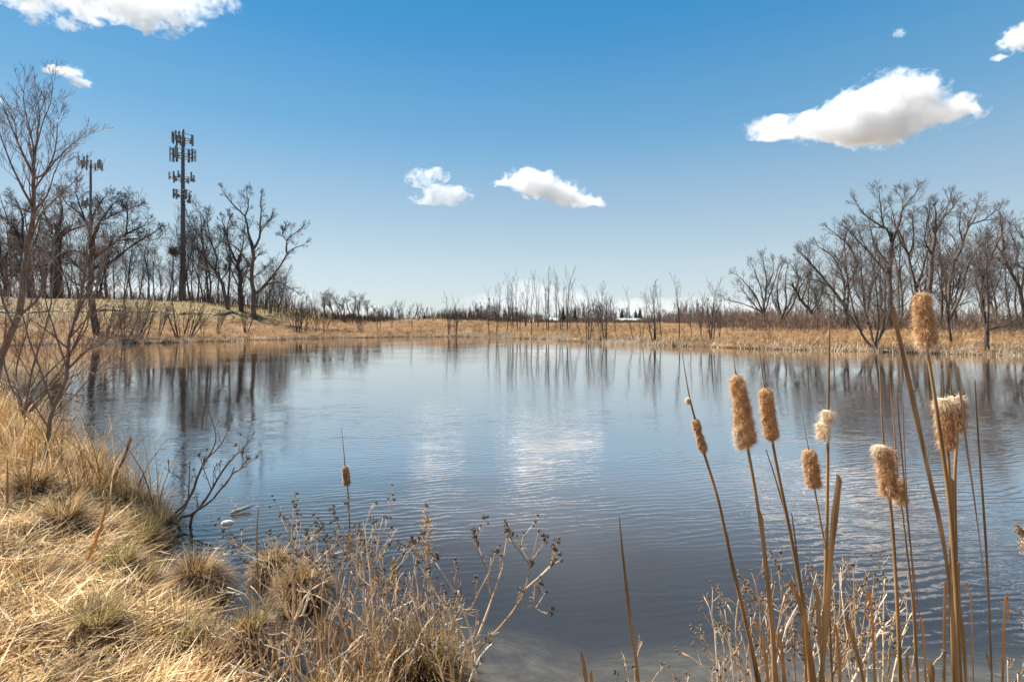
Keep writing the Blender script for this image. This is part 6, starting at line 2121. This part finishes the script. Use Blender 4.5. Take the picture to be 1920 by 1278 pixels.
# ------------------------------------------------------------------ clouds
def cloud_mat(name, density, blobs, nscale, ragged):
    """vapour that thins out towards the rim of every lobe and is torn by noise"""
    m, nt, out = new_mat(name)
    tc = nd(nt, 'ShaderNodeTexCoord')
    n0 = nd(nt, 'ShaderNodeTexNoise', Scale=nscale * 0.6, Detail=3.0)
    nt.links.new(tc.outputs['Object'], n0.inputs['Vector'])
    sb = nd(nt, 'ShaderNodeVectorMath', operation='SUBTRACT')
    nt.links.new(n0.outputs['Color'], sb.inputs[0])
    sb.inputs[1].default_value = (0.5, 0.5, 0.5)
    sc = nd(nt, 'ShaderNodeVectorMath', operation='SCALE')
    sc.inputs['Scale'].default_value = ragged * 4.0 / nscale
    nt.links.new(sb.outputs[0], sc.inputs[0])
    ad = nd(nt, 'ShaderNodeVectorMath', operation='ADD')
    nt.links.new(tc.outputs['Object'], ad.inputs[0])
    nt.links.new(sc.outputs[0], ad.inputs[1])
    acc = None
    for (c, r) in blobs:
        s1 = nd(nt, 'ShaderNodeVectorMath', operation='SUBTRACT')
        nt.links.new(ad.outputs[0], s1.inputs[0])
        s1.inputs[1].default_value = c
        s2 = nd(nt, 'ShaderNodeVectorMath', operation='DIVIDE')
        nt.links.new(s1.outputs[0], s2.inputs[0])
        s2.inputs[1].default_value = r
        ln = nd(nt, 'ShaderNodeVectorMath', operation='LENGTH')
        nt.links.new(s2.outputs[0], ln.inputs[0])
        mr = nd(nt, 'ShaderNodeMapRange', interpolation_type='SMOOTHSTEP')
        mr.inputs['From Min'].default_value = 1.12
        mr.inputs['From Max'].default_value = 0.35
        nt.links.new(ln.outputs['Value'], mr.inputs['Value'])
        if acc is None:
            acc = mr.outputs[0]
        else:
            a = nd(nt, 'ShaderNodeMath', operation='ADD')
            nt.links.new(acc, a.inputs[0])
            nt.links.new(mr.outputs[0], a.inputs[1])
            acc = a.outputs[0]
    nz = nd(nt, 'ShaderNodeTexNoise', Scale=nscale * 1.6, Detail=6.0, Roughness=0.62)
    nt.links.new(tc.outputs['Object'], nz.inputs['Vector'])
    k = nd(nt, 'ShaderNodeMath', operation='MULTIPLY_ADD')
    nt.links.new(nz.outputs['Fac'], k.inputs[0])
    k.inputs[1].default_value = -ragged * 6.0
    nt.links.new(acc, k.inputs[2])
    fin = nd(nt, 'ShaderNodeMapRange', interpolation_type='SMOOTHSTEP')
    fin.inputs['From Min'].default_value = -ragged * 3.0 + 0.22
    fin.inputs['From Max'].default_value = -ragged * 3.0 + 1.1
    fin.inputs['To Min'].default_value = 0.0
    fin.inputs['To Max'].default_value = density
    nt.links.new(k.outputs[0], fin.inputs['Value'])
    vol = nd(nt, 'ShaderNodeVolumePrincipled')
    vol.inputs['Color'].default_value = (1, 1, 1, 1)
    nt.links.new(fin.outputs[0], vol.inputs['Density'])
    nt.links.new(vol.outputs[0], out.inputs['Volume'])
    return m


# density, raggedness
CLOUD, CLOUD_T, CLOUD_H = (0.085, 0.5), (0.045, 1.0), (0.0034, 0.6)


def cloud(label, lobes, Y, mat, seed, rough=0.28, voxel=None, group='small white clouds'):
    """lobes: (px, py, rx, ry) in photo pixels, merged into one lumpy body with real depth"""
    rng = random.Random(seed)
    k = Y / F
    cx = sum(l[0] for l in lobes) / len(lobes)
    cy = sum(l[1] for l in lobes) / len(lobes)
    c = P(cx, cy, Y)
    b = MB()
    import bmesh
    bm = bmesh.new()
    blobs = []
    for (px, py, rx, ry) in lobes:
        p = P(px, py, Y)
        off = (p[0] - c[0], rng.uniform(-0.2, 0.2) * rx * k, p[2] - c[2])
        blobs.append((off, (rx * k * 1.12, max(rx * 0.7, ry) * k * 1.12, ry * k * 1.18)))
        rx, ry = rx * 1.22, ry * 1.3
        res = bmesh.ops.create_icosphere(bm, subdivisions=3, radius=1.0)
        for v in res['verts']:
            v.co = Vector((v.co.x * rx * k + off[0], v.co.y * max(rx * 0.7, ry) * k + off[1], v.co.z * ry * k + off[2]))
    me = bpy.data.meshes.new('cloud')
    bm.to_mesh(me)
    bm.free()
    o = bpy.data.objects.new('cloud', me)
    C.objects.link(o)
    o.location = c
    size = max(max(l[2] for l in lobes), 20) * k
    me.materials.append(cloud_mat('cloud_vapour', mat[0], blobs, 2.2 / (min(max(l[2] for l in lobes), 70) * k), mat[1]))
    rm = o.modifiers.new('merge', 'REMESH')
    rm.mode = 'VOXEL'
    rm.voxel_size = voxel or size / 20
    tx = bpy.data.textures.new('lumps', 'CLOUDS')
    tx.noise_scale = size * 0.3
    tx.noise_depth = 3
    dp = o.modifiers.new('lumps', 'DISPLACE')
    dp.texture = tx
    dp.texture_coords = 'GLOBAL'
    dp.strength = size * rough * 0.5
    dp.mid_level = 0.5
    tag(o, label, 'cloud', group)
    return o


cloud('large white cloud alone in the upper right sky, flat tail pointing left', [
    (1455, 243, 62, 15), (1530, 236, 52, 24), (1590, 215, 58, 40), (1655, 195, 60, 50), (1715, 190, 55, 45), (1770, 210, 58, 26), (1815, 210, 34, 12), (1650, 240, 75, 30), (1590, 250, 45, 18)], 900, CLOUD, 1)
cloud('smaller cloud of two lumps left of centre, near the middle', [(790, 332, 30, 15), (822, 328, 20, 13), (835, 368, 48, 15), (800, 372, 30, 10), (865, 360, 22, 9)], 900, CLOUD_T, 2)
cloud('white cloud just right of centre trailing down to the right', [(985, 336, 38, 21), (1010, 345, 45, 24), (1050, 360, 42, 20), (1085, 374, 38, 14), (1112, 383, 30, 6), (950, 347, 30, 5)], 900, CLOUD, 3)
cloud('wispy broken cloud across the top left corner', [(90, 6, 70, 14), (180, 14, 70, 18), (260, 22, 55, 20), (320, 30, 50, 20), (390, 8, 60, 14), (60, -14, 90, 16), (250, -12, 120, 18), (300, 52, 40, 10)], 900, CLOUD_T, 4, 0.4)
cloud('thin shred of cloud below the top left cloud', [(66, 36, 22, 8), (126, 44, 24, 10), (170, 42, 18, 7)], 900, CLOUD_T, 5, 0.3)
cloud('small flat cloud above the shorter mast, upper of two', [(92, 129, 14, 8), (122, 132, 28, 9)], 900, CLOUD, 6, 0.2)
cloud('tiny cloud above the shorter mast, lower of two', [(153, 155, 22, 8)], 900, CLOUD, 7, 0.2)
cloud('white cloud cut by the right frame edge', [(1905, 75, 32, 20), (1880, 104, 18, 7), (1940, 60, 40, 22)], 900, CLOUD, 8)
cloud('faint tiny puff in the upper right sky', [(1687, 62, 12, 7)], 900, CLOUD_T, 9, 0.2)
cloud('low white cloud bank on the horizon behind the far clump', [(560, 570, 60, 20), (620, 585, 90, 18), (700, 590, 80, 14), (500, 585, 70, 16)], 1600, CLOUD_H, 10, 0.2)
cloud('pale low cloud on the horizon behind the tall saplings', [(985, 548, 60, 24), (1040, 562, 110, 24), (930, 575, 90, 20), (1180, 580, 120, 16)], 1600, CLOUD_H, 11, 0.2)
cloud('pale low cloud on the horizon left of the right wood', [(1300, 572, 90, 14), (1420, 580, 100, 14)], 1600, CLOUD_H, 12, 0.2)
cloud('pale low cloud behind the masts', [(60, 545, 160, 30), (240, 560, 150, 26), (380, 560, 120, 28)], 1600, CLOUD_H, 13, 0.2)
